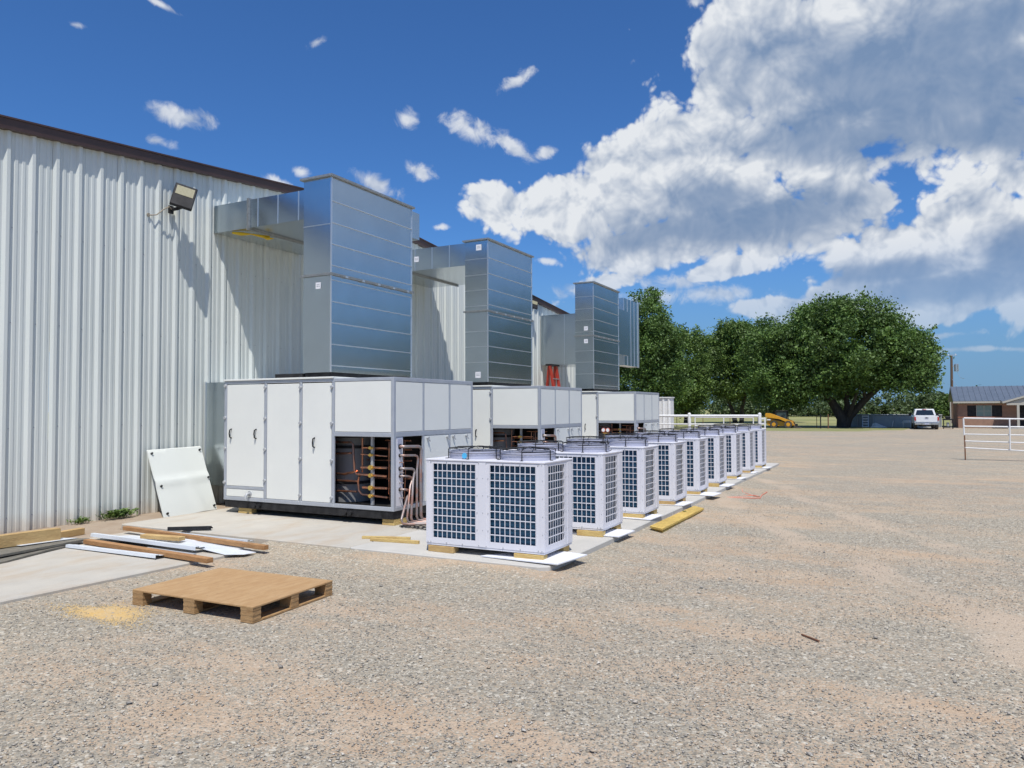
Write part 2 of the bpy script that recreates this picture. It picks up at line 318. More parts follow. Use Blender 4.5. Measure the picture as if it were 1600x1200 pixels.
def gravel_material():
    m = bpy.data.materials.new('gravel'); m.use_nodes = True; nt = m.node_tree; N = nt.nodes; L = nt.links; b = N['Principled BSDF']
    b.inputs['Roughness'].default_value = 0.95; b.inputs['Specular IOR Level'].default_value = 0.25
    tc = N.new('ShaderNodeTexCoord'); V = tc.outputs['Object']
    def vor(scale, feat='F1'):
        v = N.new('ShaderNodeTexVoronoi'); L.new(V, v.inputs['Vector']); v.inputs['Scale'].default_value = scale; v.feature = feat; return v
    def nz(scale, det=5, st=(1,1,1), rot=0, rough=0.6):
        mp = N.new('ShaderNodeMapping'); L.new(V, mp.inputs[0]); mp.inputs[3].default_value = st; mp.inputs[2].default_value = (0,0,rot)
        n = N.new('ShaderNodeTexNoise'); L.new(mp.outputs[0], n.inputs['Vector']); n.inputs['Scale'].default_value = scale; n.inputs['Detail'].default_value = det; n.inputs['Roughness'].default_value = rough
        return n.outputs[0]
    def ramp(v, pts):
        r = N.new('ShaderNodeValToRGB'); L.new(v, r.inputs[0]); e = r.color_ramp.elements
        e[0].position, e[0].color = pts[0][0], (*pts[0][1], 1); e[1].position, e[1].color = pts[-1][0], (*pts[-1][1], 1)
        for p, c in pts[1:-1]:
            x = e.new(p); x.color = (*c, 1)
        return r.outputs[0]
    def mr(v, a, b_, c=0, d=1):
        n = N.new('ShaderNodeMapRange'); n.interpolation_type = 'SMOOTHSTEP'; L.new(v, n.inputs[0]); n.inputs[1].default_value = a; n.inputs[2].default_value = b_; n.inputs[3].default_value = c; n.inputs[4].default_value = d; return n.outputs[0]
    def mix(f, a, c, mode='MIX'):
        n = N.new('ShaderNodeMix'); n.data_type = 'RGBA'; n.blend_type = mode
        if isinstance(f, float): n.inputs[0].default_value = f
        else: L.new(f, n.inputs[0])
        for s, x in ((n.inputs[6], a), (n.inputs[7], c)):
            if isinstance(x, tuple): s.default_value = (*x, 1)
            else: L.new(x, s)
        return n.outputs[2]
    def sepr(c):
        s = N.new('ShaderNodeSeparateColor'); L.new(c, s.inputs[0]); return s.outputs[0], s.outputs[1]
    stone_pts = [(0.0,(0.21,0.195,0.175)),(0.25,(0.30,0.285,0.255)),(0.5,(0.385,0.365,0.325)),(0.7,(0.40,0.335,0.26)),(0.86,(0.48,0.455,0.41)),(1.0,(0.62,0.60,0.55))]
    v1 = vor(88); v2 = vor(41); 
    c1 = ramp(sepr(v1.outputs['Color'])[0], stone_pts); c2 = ramp(sepr(v2.outputs['Color'])[0], stone_pts)
    pick = mr(sepr(v2.outputs['Color'])[1], 0.55, 0.6)
    stones = mix(pick, c1, c2)
    dirtn = nz(0.42, 7, (1.7,0.6,1), R(18), 0.66); dirt2 = nz(1.7, 7, (1.5,0.7,1), R(30), 0.65)
    dirtf = nz(18, 5)
    dirt = mix(mr(nz(2.2, 6), 0.35, 0.65), (0.50,0.36,0.235), (0.57,0.45,0.325))
    dirt = mix(mr(dirtf, 0.3, 0.7, 0, 0.6), dirt, (0.44,0.32,0.215))
    add = N.new('ShaderNodeMath'); add.operation = 'ADD'; L.new(dirtn, add.inputs[0]); 
    mu = N.new('ShaderNodeMath'); mu.operation = 'MULTIPLY'; L.new(dirt2, mu.inputs[0]); mu.inputs[1].default_value = 0.55; L.new(mu.outputs[0], add.inputs[1])
    a2 = N.new('ShaderNodeMath'); a2.operation = 'ADD'; L.new(add.outputs[0], a2.inputs[0])
    mu2 = N.new('ShaderNodeMath'); mu2.operation = 'MULTIPLY'; L.new(sepr(v1.outputs['Color'])[1], mu2.inputs[0]); mu2.inputs[1].default_value = 0.26; L.new(mu2.outputs[0], a2.inputs[1])
    fac = mr(a2.outputs[0], 0.90, 1.06, 0, 0.9)
    stones = mix(1.0, stones, (0.975,0.935,0.835), 'MULTIPLY')
    col = mix(fac, stones, dirt)
    # faint tyre tracks and worn wheel paths crossing the yard
    def track(rotz, off, width, wob_s):
        mp = N.new('ShaderNodeMapping'); L.new(V, mp.inputs[0]); mp.inputs[2].default_value = (0,0,rotz); mp.inputs[1].default_value = (0,off,0)
        sx = N.new('ShaderNodeSeparateXYZ'); L.new(mp.outputs[0], sx.inputs[0])
        nn = nz(0.18, 2); w = N.new('ShaderNodeMath'); w.operation = 'MULTIPLY_ADD'; L.new(nn, w.inputs[0]); w.inputs[1].default_value = wob_s; L.new(sx.outputs[1], w.inputs[2])
        ab = N.new('ShaderNodeMath'); ab.operation = 'ABSOLUTE'; L.new(w.outputs[0], ab.inputs[0])
        s2 = N.new('ShaderNodeMath'); s2.operation = 'SUBTRACT'; L.new(ab.outputs[0], s2.inputs[0]); s2.inputs[1].default_value = 0.85
        a2_ = N.new('ShaderNodeMath'); a2_.operation = 'ABSOLUTE'; L.new(s2.outputs[0], a2_.inputs[0])
        m1_ = mr(a2_.outputs[0], width*.35, width, 1, 0); n5 = mr(nz(0.9, 4), 0.38, 0.62)
        mm = N.new('ShaderNodeMath'); mm.operation = 'MULTIPLY'; L.new(m1_, mm.inputs[0]); L.new(n5, mm.inputs[1]); return mm.outputs[0]
    t1 = track(R(-24), 3.1, .30, 2.2); t2 = track(R(10), 2.2, .28, 3.0); t3 = track(R(58), -2.4, .26, 2.4)
    mxa = N.new('ShaderNodeMath'); mxa.operation = 'MAXIMUM'; L.new(t1, mxa.inputs[0]); L.new(t2, mxa.inputs[1])
    mxb = N.new('ShaderNodeMath'); mxb.operation = 'MAXIMUM'; L.new(mxa.outputs[0], mxb.inputs[0]); L.new(t3, mxb.inputs[1])
    tf = N.new('ShaderNodeMath'); tf.operation = 'MULTIPLY'; L.new(mxb.outputs[0], tf.inputs[0]); tf.inputs[1].default_value = 0.8
    fine = mix(mr(nz(60, 3), .35, .65), (0.46,0.36,0.26), (0.56,0.46,0.35))
    col = mix(tf.outputs[0], col, fine)
    col = mix(0.55, col, ramp(nz(0.12, 4), [(0.3,(0.84,0.84,0.86)),(0.7,(1.0,0.99,0.96))]), 'MULTIPLY')
    L.new(col, b.inputs['Base Color'])
    # relief
    ht = N.new('ShaderNodeMath'); ht.operation = 'MULTIPLY_ADD'; L.new(v1.outputs['Distance'], ht.inputs[0]); ht.inputs[1].default_value = -0.9
    h2 = N.new('ShaderNodeMath'); h2.operation = 'MULTIPLY'; L.new(v2.outputs['Distance'], h2.inputs[0]); h2.inputs[1].default_value = -1.0
    L.new(h2.outputs[0], ht.inputs[2])
    bp = N.new('ShaderNodeBump'); bp.inputs['Strength'].default_value = 0.5; bp.inputs['Distance'].default_value = 0.013; L.new(ht.outputs[0], bp.inputs['Height'])
    L.new(bp.outputs[0], b.inputs['Normal'])
    return m
M_GRAVEL = gravel_material()
M_FIELD = mat('field_grass', (0.23,0.245,0.075), 0.95, col2=(0.31,0.29,0.12), nscale=0.12, detail=9, bump=0.6, bscale=3)
M_LAWN = mat('lawn_grass', (0.20,0.23,0.07), 0.95, col2=(0.29,0.265,0.13), nscale=0.8, detail=9, bump=0.6, bscale=8)
M_SAND = mat('ochre_sawdust', (0.58,0.40,0.16), 0.95, col2=(0.55,0.42,0.24), nscale=9, detail=7, bump=0.4, bscale=50)

def leaf_material(name, c1, c2):
    m = bpy.data.materials.new(name); m.use_nodes = True; nt = m.node_tree; N = nt.nodes; L = nt.links; N.clear()
    a = N.new('ShaderNodeAttribute'); a.attribute_name = 'rnd'
    mx = N.new('ShaderNodeMix'); mx.data_type = 'RGBA'; L.new(a.outputs['Fac'], mx.inputs[0]); mx.inputs[6].default_value = (*c1, 1); mx.inputs[7].default_value = (*c2, 1)
    tc = N.new('ShaderNodeTexCoord'); n = N.new('ShaderNodeTexNoise'); L.new(tc.outputs['Object'], n.inputs['Vector']); n.inputs['Scale'].default_value = 0.45; n.inputs['Detail'].default_value = 3
    mr = N.new('ShaderNodeMapRange'); L.new(n.outputs[0], mr.inputs[0]); mr.inputs[1].default_value = 0.35; mr.inputs[2].default_value = 0.65; mr.inputs[3].default_value = 0.72; mr.inputs[4].default_value = 1.25
    hs = N.new('ShaderNodeHueSaturation'); L.new(mx.outputs[2], hs.inputs['Color']); L.new(mr.outputs[0], hs.inputs['Value'])
    d = N.new('ShaderNodeBsdfDiffuse'); L.new(hs.outputs[0], d.inputs[0])
    t = N.new('ShaderNodeBsdfTranslucent'); L.new(hs.outputs[0], t.inputs[0])
    g = N.new('ShaderNodeBsdfGlossy'); g.inputs[0].default_value = (1,1,1,1); g.inputs[1].default_value = 0.6
    m1 = N.new('ShaderNodeMixShader'); m1.inputs[0].default_value = 0.22; L.new(d.outputs[0], m1.inputs[1]); L.new(t.outputs[0], m1.inputs[2])
    m2 = N.new('ShaderNodeMixShader'); m2.inputs[0].default_value = 0.03; L.new(m1.outputs[0], m2.inputs[1]); L.new(g.outputs[0], m2.inputs[2])
    o = N.new('ShaderNodeOutputMaterial'); L.new(m2.outputs[0], o.inputs[0])
    return m
M_LEAF = leaf_material('leaf_green', (0.038,0.090,0.018), (0.155,0.255,0.052))
M_LEAF2 = leaf_material('leaf_yellow_green', (0.046,0.100,0.020), (0.175,0.265,0.055))
M_LEAFFAR = leaf_material('leaf_far', (0.055,0.095,0.035), (0.13,0.18,0.065))

# ------------------------------------------------------------------ mesh helpers
class MB:
    def __init__(s): s.v = []; s.f = []
    def add(s, vs, fs):
        o = len(s.v); s.v += [tuple(v) for v in vs]; s.f += [tuple(i+o for i in f) for f in fs]; return s
    def box(s, x0, x1, y0, y1, z0, z1):
        return s.add([(x0,y0,z0),(x1,y0,z0),(x1,y1,z0),(x0,y1,z0),(x0,y0,z1),(x1,y0,z1),(x1,y1,z1),(x0,y1,z1)],
                     [(3,2,1,0),(4,5,6,7),(0,1,5,4),(1,2,6,5),(2,3,7,6),(3,0,4,7)])
    def hexa(s, b, t):          # bottom quad, top quad (counter-clockwise from above)
        return s.add(list(b)+list(t), [(3,2,1,0),(4,5,6,7),(0,1,5,4),(1,2,6,5),(2,3,7,6),(3,0,4,7)])
    def bar(s, p0, p1, w, h, upv=(0,0,1)):      # box along p0-p1, centred
        p0, p1 = Vector(p0), Vector(p1); d = (p1-p0).normalized(); u = Vector(upv)
        sd_ = d.cross(u).normalized(); u = sd_.cross(d).normalized()
        a = [p + sd_*(sx*w/2) + u*(sz*h/2) for p in (p0, p1) for sx, sz in ((-1,-1),(1,-1),(1,1),(-1,1))]
        return s.add(a, [(0,1,2,3),(7,6,5,4),(0,4,5,1),(1,5,6,2),(2,6,7,3),(3,7,4,0)])
    def tube(s, pts, r, n=8, caps=True, closed=False):
        pts = [Vector(p) for p in pts]; rs = r if isinstance(r, (list, tuple)) else [r]*len(pts)
        N_ = len(pts); rings = []; prev = None
        for i, p in enumerate(pts):
            if closed: t = (pts[(i+1) % N_]-pts[i-1]).normalized()
            else: t = (pts[min(i+1, N_-1)]-pts[max(i-1, 0)]).normalized()
            if prev is None:
                a = Vector((0,0,1)) if abs(t.z) < 0.9 else Vector((1,0,0)); u = t.cross(a).normalized()
            else: u = (prev - t*prev.dot(t)).normalized()
            prev = u; w = t.cross(u)
            rings.append([p + (u*math.cos(2*math.pi*k/n)+w*math.sin(2*math.pi*k/n))*rs[i] for k in range(n)])
        vs = [v for rg in rings for v in rg]; fs = []
        for i in range(N_ if closed else N_-1):
            j = (i+1) % N_
            for k in range(n): fs.append((i*n+k, i*n+(k+1) % n, j*n+(k+1) % n, j*n+k))
        if caps and not closed: fs += [tuple(range(n))[::-1], tuple((N_-1)*n+k for k in range(n))]
        return s.add(vs, fs)
    def cyl(s, c, r, z0, z1, n=20, r1=None, axis='z'):
        r1 = r if r1 is None else r1; vs = []
        for z, rr in ((z0, r), (z1, r1)):
            for k in range(n):
                a = 2*math.pi*k/n; ca, sa = math.cos(a)*rr, math.sin(a)*rr
                if axis == 'z': vs.append((c[0]+ca, c[1]+sa, z))
                elif axis == 'x': vs.append((z, c[0]+ca, c[1]+sa))
                else: vs.append((c[0]+sa, z, c[1]+ca))
        return s.add(vs, [(k, (k+1) % n, n+(k+1) % n, n+k) for k in range(n)] + [tuple(range(n))[::-1], tuple(range(n, 2*n))])
    def ring(s, c, r, z0, z1, th, n=28):
        vs = []
        for k in range(n):
            a = 2*math.pi*k/n; ca, sa = math.cos(a), math.sin(a)
            for rr, z in ((r, z0), (r, z1), (r-th, z1), (r-th, z0)): vs.append((c[0]+ca*rr, c[1]+sa*rr, z))
        fs = []
        for k in range(n):
            j = (k+1) % n
            for q in range(4): fs.append((k*4+q, j*4+q, j*4+(q+1) % 4, k*4+(q+1) % 4))
        return s.add(vs, fs)
    def prism(s, poly, axis, a, b):     # polygon in the plane normal to axis
        def p3(p, t):
            return {'x': (t, p[0], p[1]), 'y': (p[0], t, p[1]), 'z': (p[0], p[1], t)}[axis]
        n = len(poly); vs = [p3(p, a) for p in poly] + [p3(p, b) for p in poly]
        return s.add(vs, [tuple(range(n))[::-1], tuple(range(n, 2*n))] + [(k, (k+1) % n, n+(k+1) % n, n+k) for k in range(n)])
    def build(s, name, m, parent=None, smooth=False, bevel=0.0, origin=(0,0,0), rot=None):
        me = bpy.data.meshes.new(name); o = Vector(origin)
        vs = [(v[0]-o.x, v[1]-o.y, v[2]-o.z) for v in s.v]
        me.from_pydata(vs, [], s.f)
        import bmesh
        if len(s.f) < 30000:
            bm = bmesh.new(); bm.from_mesh(me); bmesh.ops.recalc_face_normals(bm, faces=bm.faces); bm.to_mesh(me); bm.free()
        me.materials.append(m)
        if smooth:
            me.polygons.foreach_set('use_smooth', [True]*len(me.polygons))
            try: me.set_sharp_from_angle(angle=R(38))
            except Exception: pass
        ob = bpy.data.objects.new(name, me); COL.objects.link(ob)
        if parent: ob.parent = parent
        else: ob.location = o
        if bevel:
            md = ob.modifiers.new('bevel', 'BEVEL'); md.width = bevel; md.segments = 1; md.limit_method = 'ANGLE'
        return ob

def tag(o, label=None, cat=None, group=None, kind=None):
    for k, v in (('label', label), ('category', cat), ('group', group), ('kind', kind)):
        if v: o[k] = v
    return o
def thing(name, label, cat, loc=(0,0,0), group=None, rz=0):
    o = bpy.data.objects.new(name, None); COL.objects.link(o); o.location = loc; o.rotation_euler = (0,0,rz); o.empty_display_size = 0.2
    return tag(o, label, cat, group)
def copy_tree(o, parent=None):
    c = o.copy(); COL.objects.link(c); c.parent = parent
    for ch in list(o.children): copy_tree(ch, c)
    return c
ORD = ['first','second','third','fourth','fifth','sixth','seventh','eighth','ninth','tenth']

# ------------------------------------------------------------------ ground
def sheet(name, poly, z, m, kind='structure', label=None, cat=None):
    mb = MB(); mb.add([(x, y, z) for x, y in poly], [tuple(range(len(poly)))])
    o = mb.build(name, m); 
    tag(o, label, cat, None, kind); return o
sheet('ground', [(-400,-900),(1800,-900),(1800,900),(-400,900)], -0.012, M_FIELD)
edge = []
for i in range(121):
    y = -70 + i*1.0
    x = 63.2 + 0.35*math.sin(y*0.7) + 0.5*math.sin(y*0.23+1) + random.uniform(-.25,.25)
    if y < 3: x = 66.6 + (3-y)*0.5 + random.uniform(-.25,.25)
    if y < -0.5: x = 80.0
    if y > 16: x = 63.2 + random.uniform(-.2,.2)
    edge.append((x, y))
sheet('lawn', [(60,-70),(88,-70),(92,0),(90,60),(60,60)], -0.007, M_LAWN)
sheet('gravel_yard', [(-45,-70)] + edge + [(63,50),(-45,50)], -0.002, M_GRAVEL)

def slab(name, poly, z0, z1, m, bev=0.012):
    mb = MB(); mb.prism(poly, 'z', z0, z1); o = mb.build(name, m, bevel=bev); tag(o, kind='structure'); return o
slab('concrete_apron', [(-2,7.72),(7.36,7.34),(7.36,10.05),(-2,10.25)], -0.1, 0.035, M_CONC)
slab('dirt_strip', [(-2,10.254),(7.36,10.054),(7.36,11.55),(-2,11.55)], -0.1, 0.03, M_OLDCONC)
slab('back_strip', [(7.364,10.45),(26.5,10.45),(26.5,11.55),(7.364,11.55)], -0.1, 0.03, M_OLDCONC)
# pads: cast in bays with open joints
for i, (a, b_) in enumerate([(7.42,12.4),(12.41,17.4),(17.41,21.8),(21.81,24.6)]):
    slab('concrete_pad', [(a,3.42),(b_,3.42),(b_,6.1),(a,6.1)] if i else [(a+0.07,3.42),(b_,3.42),(b_,6.1),(a,6.1),(a,3.52)], -0.1, 0.1, M_CONC2)
    slab('concrete_pad', [(a,6.11),(b_,6.11),(b_,10.445),(a,10.445)], -0.1, 0.1, M_CONC)

def bank(name, rows):
    mb = MB(); n = len(rows[0]); vs = [p for r in rows for p in r]
    fs = [(i*n+k, i*n+k+1, (i+1)*n+k+1, (i+1)*n+k) for i in range(len(rows)-1) for k in range(n-1)]
    mb.add(vs, fs); o = mb.build(name, M_GRAVEL, smooth=True); o['kind'] = 'structure'; return o
def wob(t, s): return .5+.5*math.sin(t*3.1+s)*math.sin(t*1.27+2*s)
path = [(7.44, 7.45-k*.12, -1, 0, .072) for k in range(31)] + [(7.47+.05*k, 3.62-.05*k, -.85+.2*k, -.5-.12*k, .062-.008*k) for k in range(4)] + [(7.72+k*.22, 3.45, 0, -1, .028) for k in range(78)]
rows = [[], [], [], []]
for k, (x, y, nx, ny, h) in enumerate(path):
    for j, (d, f) in enumerate(((0, 1), (.14, .78), (.45, .25), (.95, -.12))):
        dd = d*(1+.25*(wob(k*.35, j)-.5)); rows[j].append((x+nx*dd, y+ny*dd, h*f + (.012*wob(k*.5, j+3) if j < 3 else 0)))
bank('gravel_bank', rows)
# loose stones lying on the gravel near the camera
def stones():
    n = 95000
    # more of them close by
    r = 2.6 + 15.5*rng.random(n)**1.35; a = YAW + (rng.random(n)-0.5)*R(78)
    x = r*np.cos(a); y = r*np.sin(a)
    keep = ~((x > 7.3) & (y > 3.3)) & ~(y > 7.25+0.06*(7.3-x))
    x, y = x[keep], y[keep]; n = len(x)
    # clumpy: thin out where patches of dirt show
    t = np.sin(x*1.3+2*np.sin(y*0.9))*np.sin(y*1.7+1.5*np.sin(x*0.8)) + rng.random(n)*1.5
    k = t > 0.2; x, y = x[k], y[k]; n = len(x)
    s = 0.0032 + 0.0062*rng.random(n)**2.2; big = rng.random(n) < 0.006; s[big] *= 2.3
    base = np.array([(1,0,0),(0,1,0),(-1,0,0),(0,-1,0),(0,0,1),(0.0,0,-0.6)], float)
    fs = np.array([(0,1,4),(1,2,4),(2,3,4),(3,0,4),(1,0,5),(2,1,5),(3,2,5),(0,3,5)])
    V = base[None]*s[:,None,None]*(0.65+0.7*rng.random((n,6,1))); V[:,:,2] *= 0.62
    V[:,:4,2] += (rng.random((n,4))-0.3)*s[:,None]*0.6
    V[:,:,0] *= (0.8+0.7*rng.random(n))[:,None]
    th = rng.random(n)*6.283; c_, s_ = np.cos(th)[:,None], np.sin(th)[:,None]
    X = V[:,:,0]*c_-V[:,:,1]*s_; Y = V[:,:,0]*s_+V[:,:,1]*c_
    V = np.stack([X+x[:,None], Y+y[:,None], V[:,:,2]+s[:,None]*0.3], -1).reshape(-1,3)
    F = (fs[None]+6*np.arange(n)[:,None,None]).reshape(-1,3)
    me = bpy.data.meshes.new('loose_stones'); me.vertices.add(len(V)); me.vertices.foreach_set('co', V.ravel())
    me.loops.add(F.size); me.loops.foreach_set('vertex_index', F.ravel()); me.polygons.add(len(F))
    me.polygons.foreach_set('loop_start', np.arange(len(F))*3); me.update(calc_edges=True)
    at_ = me.attributes.new('rnd', 'FLOAT', 'FACE'); at_.data.foreach_set('value', np.repeat(rng.random(n), 8))
    m = bpy.data.materials.new('stone'); m.use_nodes = True; N = m.node_tree.nodes; L = m.node_tree.links; b = N['Principled BSDF']
    b.inputs['Roughness'].default_value = 0.9; b.inputs['Specular IOR Level'].default_value = 0.3
    a_ = N.new('ShaderNodeAttribute'); a_.attribute_name = 'rnd'; rp = N.new('ShaderNodeValToRGB'); L.new(a_.outputs['Fac'], rp.inputs[0])
    e = rp.color_ramp.elements; e[0].color = (0.25,0.235,0.21,1); e[1].color = (0.60,0.56,0.49,1)
    for p, c in ((0.3,(0.30,0.28,0.25,1)),(0.6,(0.39,0.355,0.30,1)),(0.75,(0.42,0.33,0.235,1)),(0.9,(0.48,0.45,0.40,1))):
        q = e.new(p); q.color = c
    L.new(rp.outputs[0], b.inputs['Base Color']); me.materials.append(m)
    o = bpy.data.objects.new('loose_stones', me); COL.objects.link(o); o['kind'] = 'stuff'
stones()

# ------------------------------------------------------------------ metal building
WY = 11.567; RX, RS = 13.5, 0.0885      # gable ridge x, slope
def rake(x): return 6.51 - RS*abs(x-RX)
bld = thing('metal_building', 'long white ribbed metal building with brown roof trim filling the left of the picture', 'building', (0, WY, 0))
RIB = 0.361; X_RIB0 = 6.32
prof = [(-.058,0),(-.024,.045),(.024,.045),(.058,0),(.098,0),(.107,.010),(.150,.010),(.159,0),(.205,0),(.214,.010),(.255,.010),(.264,0)]
def wall_sheet(x0, nr):
    pts = []
    for i in range(nr):
        for (dx, dy) in prof: pts.append((x0+i*RIB+dx, dy))
    pts.append((x0+nr*RIB-0.0621, 0.0))
    mb = MB(); vs = []; fs = []
    ys = []
    for (x, d) in pts: vs += [(x, -d, 0.03), (x, -d, rake(x)+0.03)]
    for i in range(len(pts)-1): fs.append((2*i, 2*i+2, 2*i+3, 2*i+1))
    mb.add(vs, fs)
    me = bpy.data.meshes.new('wall_panel'); me.from_pydata(mb.v, [], mb.f); me.materials.append(M_WALL)
    o = bpy.data.objects.new('wall_panel', me); COL.objects.link(o); o.parent = bld
i = 0; x = X_RIB0 - 19*RIB; X_START = x
while x < 28.9:
    wall_sheet(x, 3); x += 3*RIB
X_END = x
# screws on the flats beside the ribs
sc = MB(); 
for k in range(0, 60):
    xr = X_RIB0 - 2*RIB + k*RIB
    for z in (0.25, 1.55, 3.1, 4.5):
        zz = z + 0.012*math.sin(k*2.1)
        if zz < rake(xr)-0.4: sc.cyl((xr+0.085, zz), 0.009, -0.007, 0.0, 6, axis='y')
o = sc.build('screws', M_GREY, bld); o['kind'] = 'stuff'
# side and back walls, roof
sw = MB(); sw.box(X_START-0.062, X_START-0.04, 0.01, 34, 0, rake(X_START)-0.03); sw.build('side_wall', M_WALL, bld)
sw = MB(); sw.box(X_END-0.08, X_END-0.064, 0.01, 34, 0, rake(X_END)-0.03); sw.build('side_wall', M_WALL, bld)
rf = MB(); rf.prism([(X_START-0.2, rake(X_START-0.2)+0.05),(RX, rake(RX)+0.05),(RX, rake(RX)+0.1),(X_START-0.2, rake(X_START-0.2)+0.1)], 'y', 0.0, 34); rf.build('roof', M_WALL, bld)
rf = MB(); rf.prism([(RX+0.002, rake(RX)+0.05),(X_END+0.1, rake(X_END)+0.05),(X_END+0.1, rake(X_END)+0.1),(RX+0.002, rake(RX)+0.1)], 'y', 0.0, 34); rf.build('roof', M_WALL, bld)
for x0, x1 in ((X_START-0.25, RX), (RX+0.002, X_END+0.1)):
    t_ = MB(); z0, z1 = rake(x0), rake(x1)
    t_.hexa([(x0,-0.115,z0+0.02),(x1,-0.115,z1+0.02),(x1,-0.005,z1+0.02),(x0,-0.005,z0+0.02)], [(x0,-0.125,z0+0.17),(x1,-0.125,z1+0.17),(x1,-0.005,z1+0.17),(x0,-0.005,z0+0.17)])
    t_.build('rake_trim', M_BROWN, bld)
    t_ = MB(); t_.hexa([(x0,-0.145,z0+0.172),(x1,-0.145,z1+0.172),(x1,0.2,z1+0.172),(x0,0.2,z0+0.172)], [(x0,-0.145,z0+0.197),(x1,-0.145,z1+0.197),(x1,0.2,z1+0.197),(x0,0.2,z0+0.197)])
    t_.build('rake_cap', M_BROWN, bld)
bt = MB(); bt.box(X_START, X_END-0.1, -0.012, 0.0, 0.0, 0.03); bt.build('base_angle', M_OLDCONC, bld)
bt = MB(); bt.box(X_END-0.062, X_END-0.02, -0.045, 0.1, 0.03, rake(X_END)-0.03); bt.build('corner_trim', M_WALL, bld)

# flood light on the wall
def flood_light(label, loc, sc_=1.0):
    t = thing('flood_light', label, 'flood light', loc, 'flood lights on the wall')
    p = MB(); p.box(-.05*sc_, .05*sc_, -.03*sc_, -0.039, -.07*sc_, .07*sc_) if False else p.box(-.05*sc_, .05*sc_, -.075, -0.039, -.07*sc_, .07*sc_)
    p.build('wall_bracket', M_BLACK, t, bevel=.006)
    a = MB(); a.tube([(0,-.06,0),(0,-.24*sc_,.0),(.01,-.35*sc_,.02*sc_)], .03*sc_, 10); a.build('arm', M_BLACK, t, smooth=True)
    # head: a flat box, lens facing out and to the left, tilted
    Mh = Matrix.Translation((.02, -.36*sc_, .20*sc_)) @ Matrix.Rotation(R(-38), 4, 'Z') @ Matrix.Rotation(R(14), 4, 'Y') @ Matrix.Rotation(R(-20), 4, 'X')
    def put(mb): mb.v = [tuple(Mh @ Vector(v)) for v in mb.v]; return mb
    h = MB(); w = .185*sc_
    h.box(-w, w, -.03*sc_, .045*sc_, -.23*sc_, .23*sc_); put(h); h.build('lamp_housing', M_BLACK, t, bevel=.012)
    ln = MB(); ln.box(-w*.8, w*.8, -.036*sc_, -.031*sc_, 0.0, .18*sc_); put(ln); ln.build('lens', M_LENS, t)
    fn = MB()
    for q in range(7): fn.box(-w*.85+q*w*.28, -w*.85+q*w*.28+.008, .046*sc_, .075*sc_, -.2*sc_, .2*sc_)
    put(fn); fn.build('cooling_fins', M_BLACK, t)
    return t
fl = flood_light('black flood light on a bent arm near the roof edge, shadow falling down the ribs', (9.06, WY, 5.37))
cb = MB(); cb.tube([(-.02,-.1,.0),(-.10,-.14,.02),(-.2,-.12,-.05),(-.3,-.07,-.16),(-.38,-.045,-.18),(-.42,-.005,-.18)], .011, 8); cb.build('cable', M_WIRE, fl, smooth=True)
g = MB(); g.cyl((-.42,-.18), .03, -.03, -.004, 10, axis='y'); g.build('cable_plug', M_WIRE, fl)
f2 = flood_light('small wall light under the brown roof edge beyond the middle duct', (23.6, WY, 5.3), 0.7)

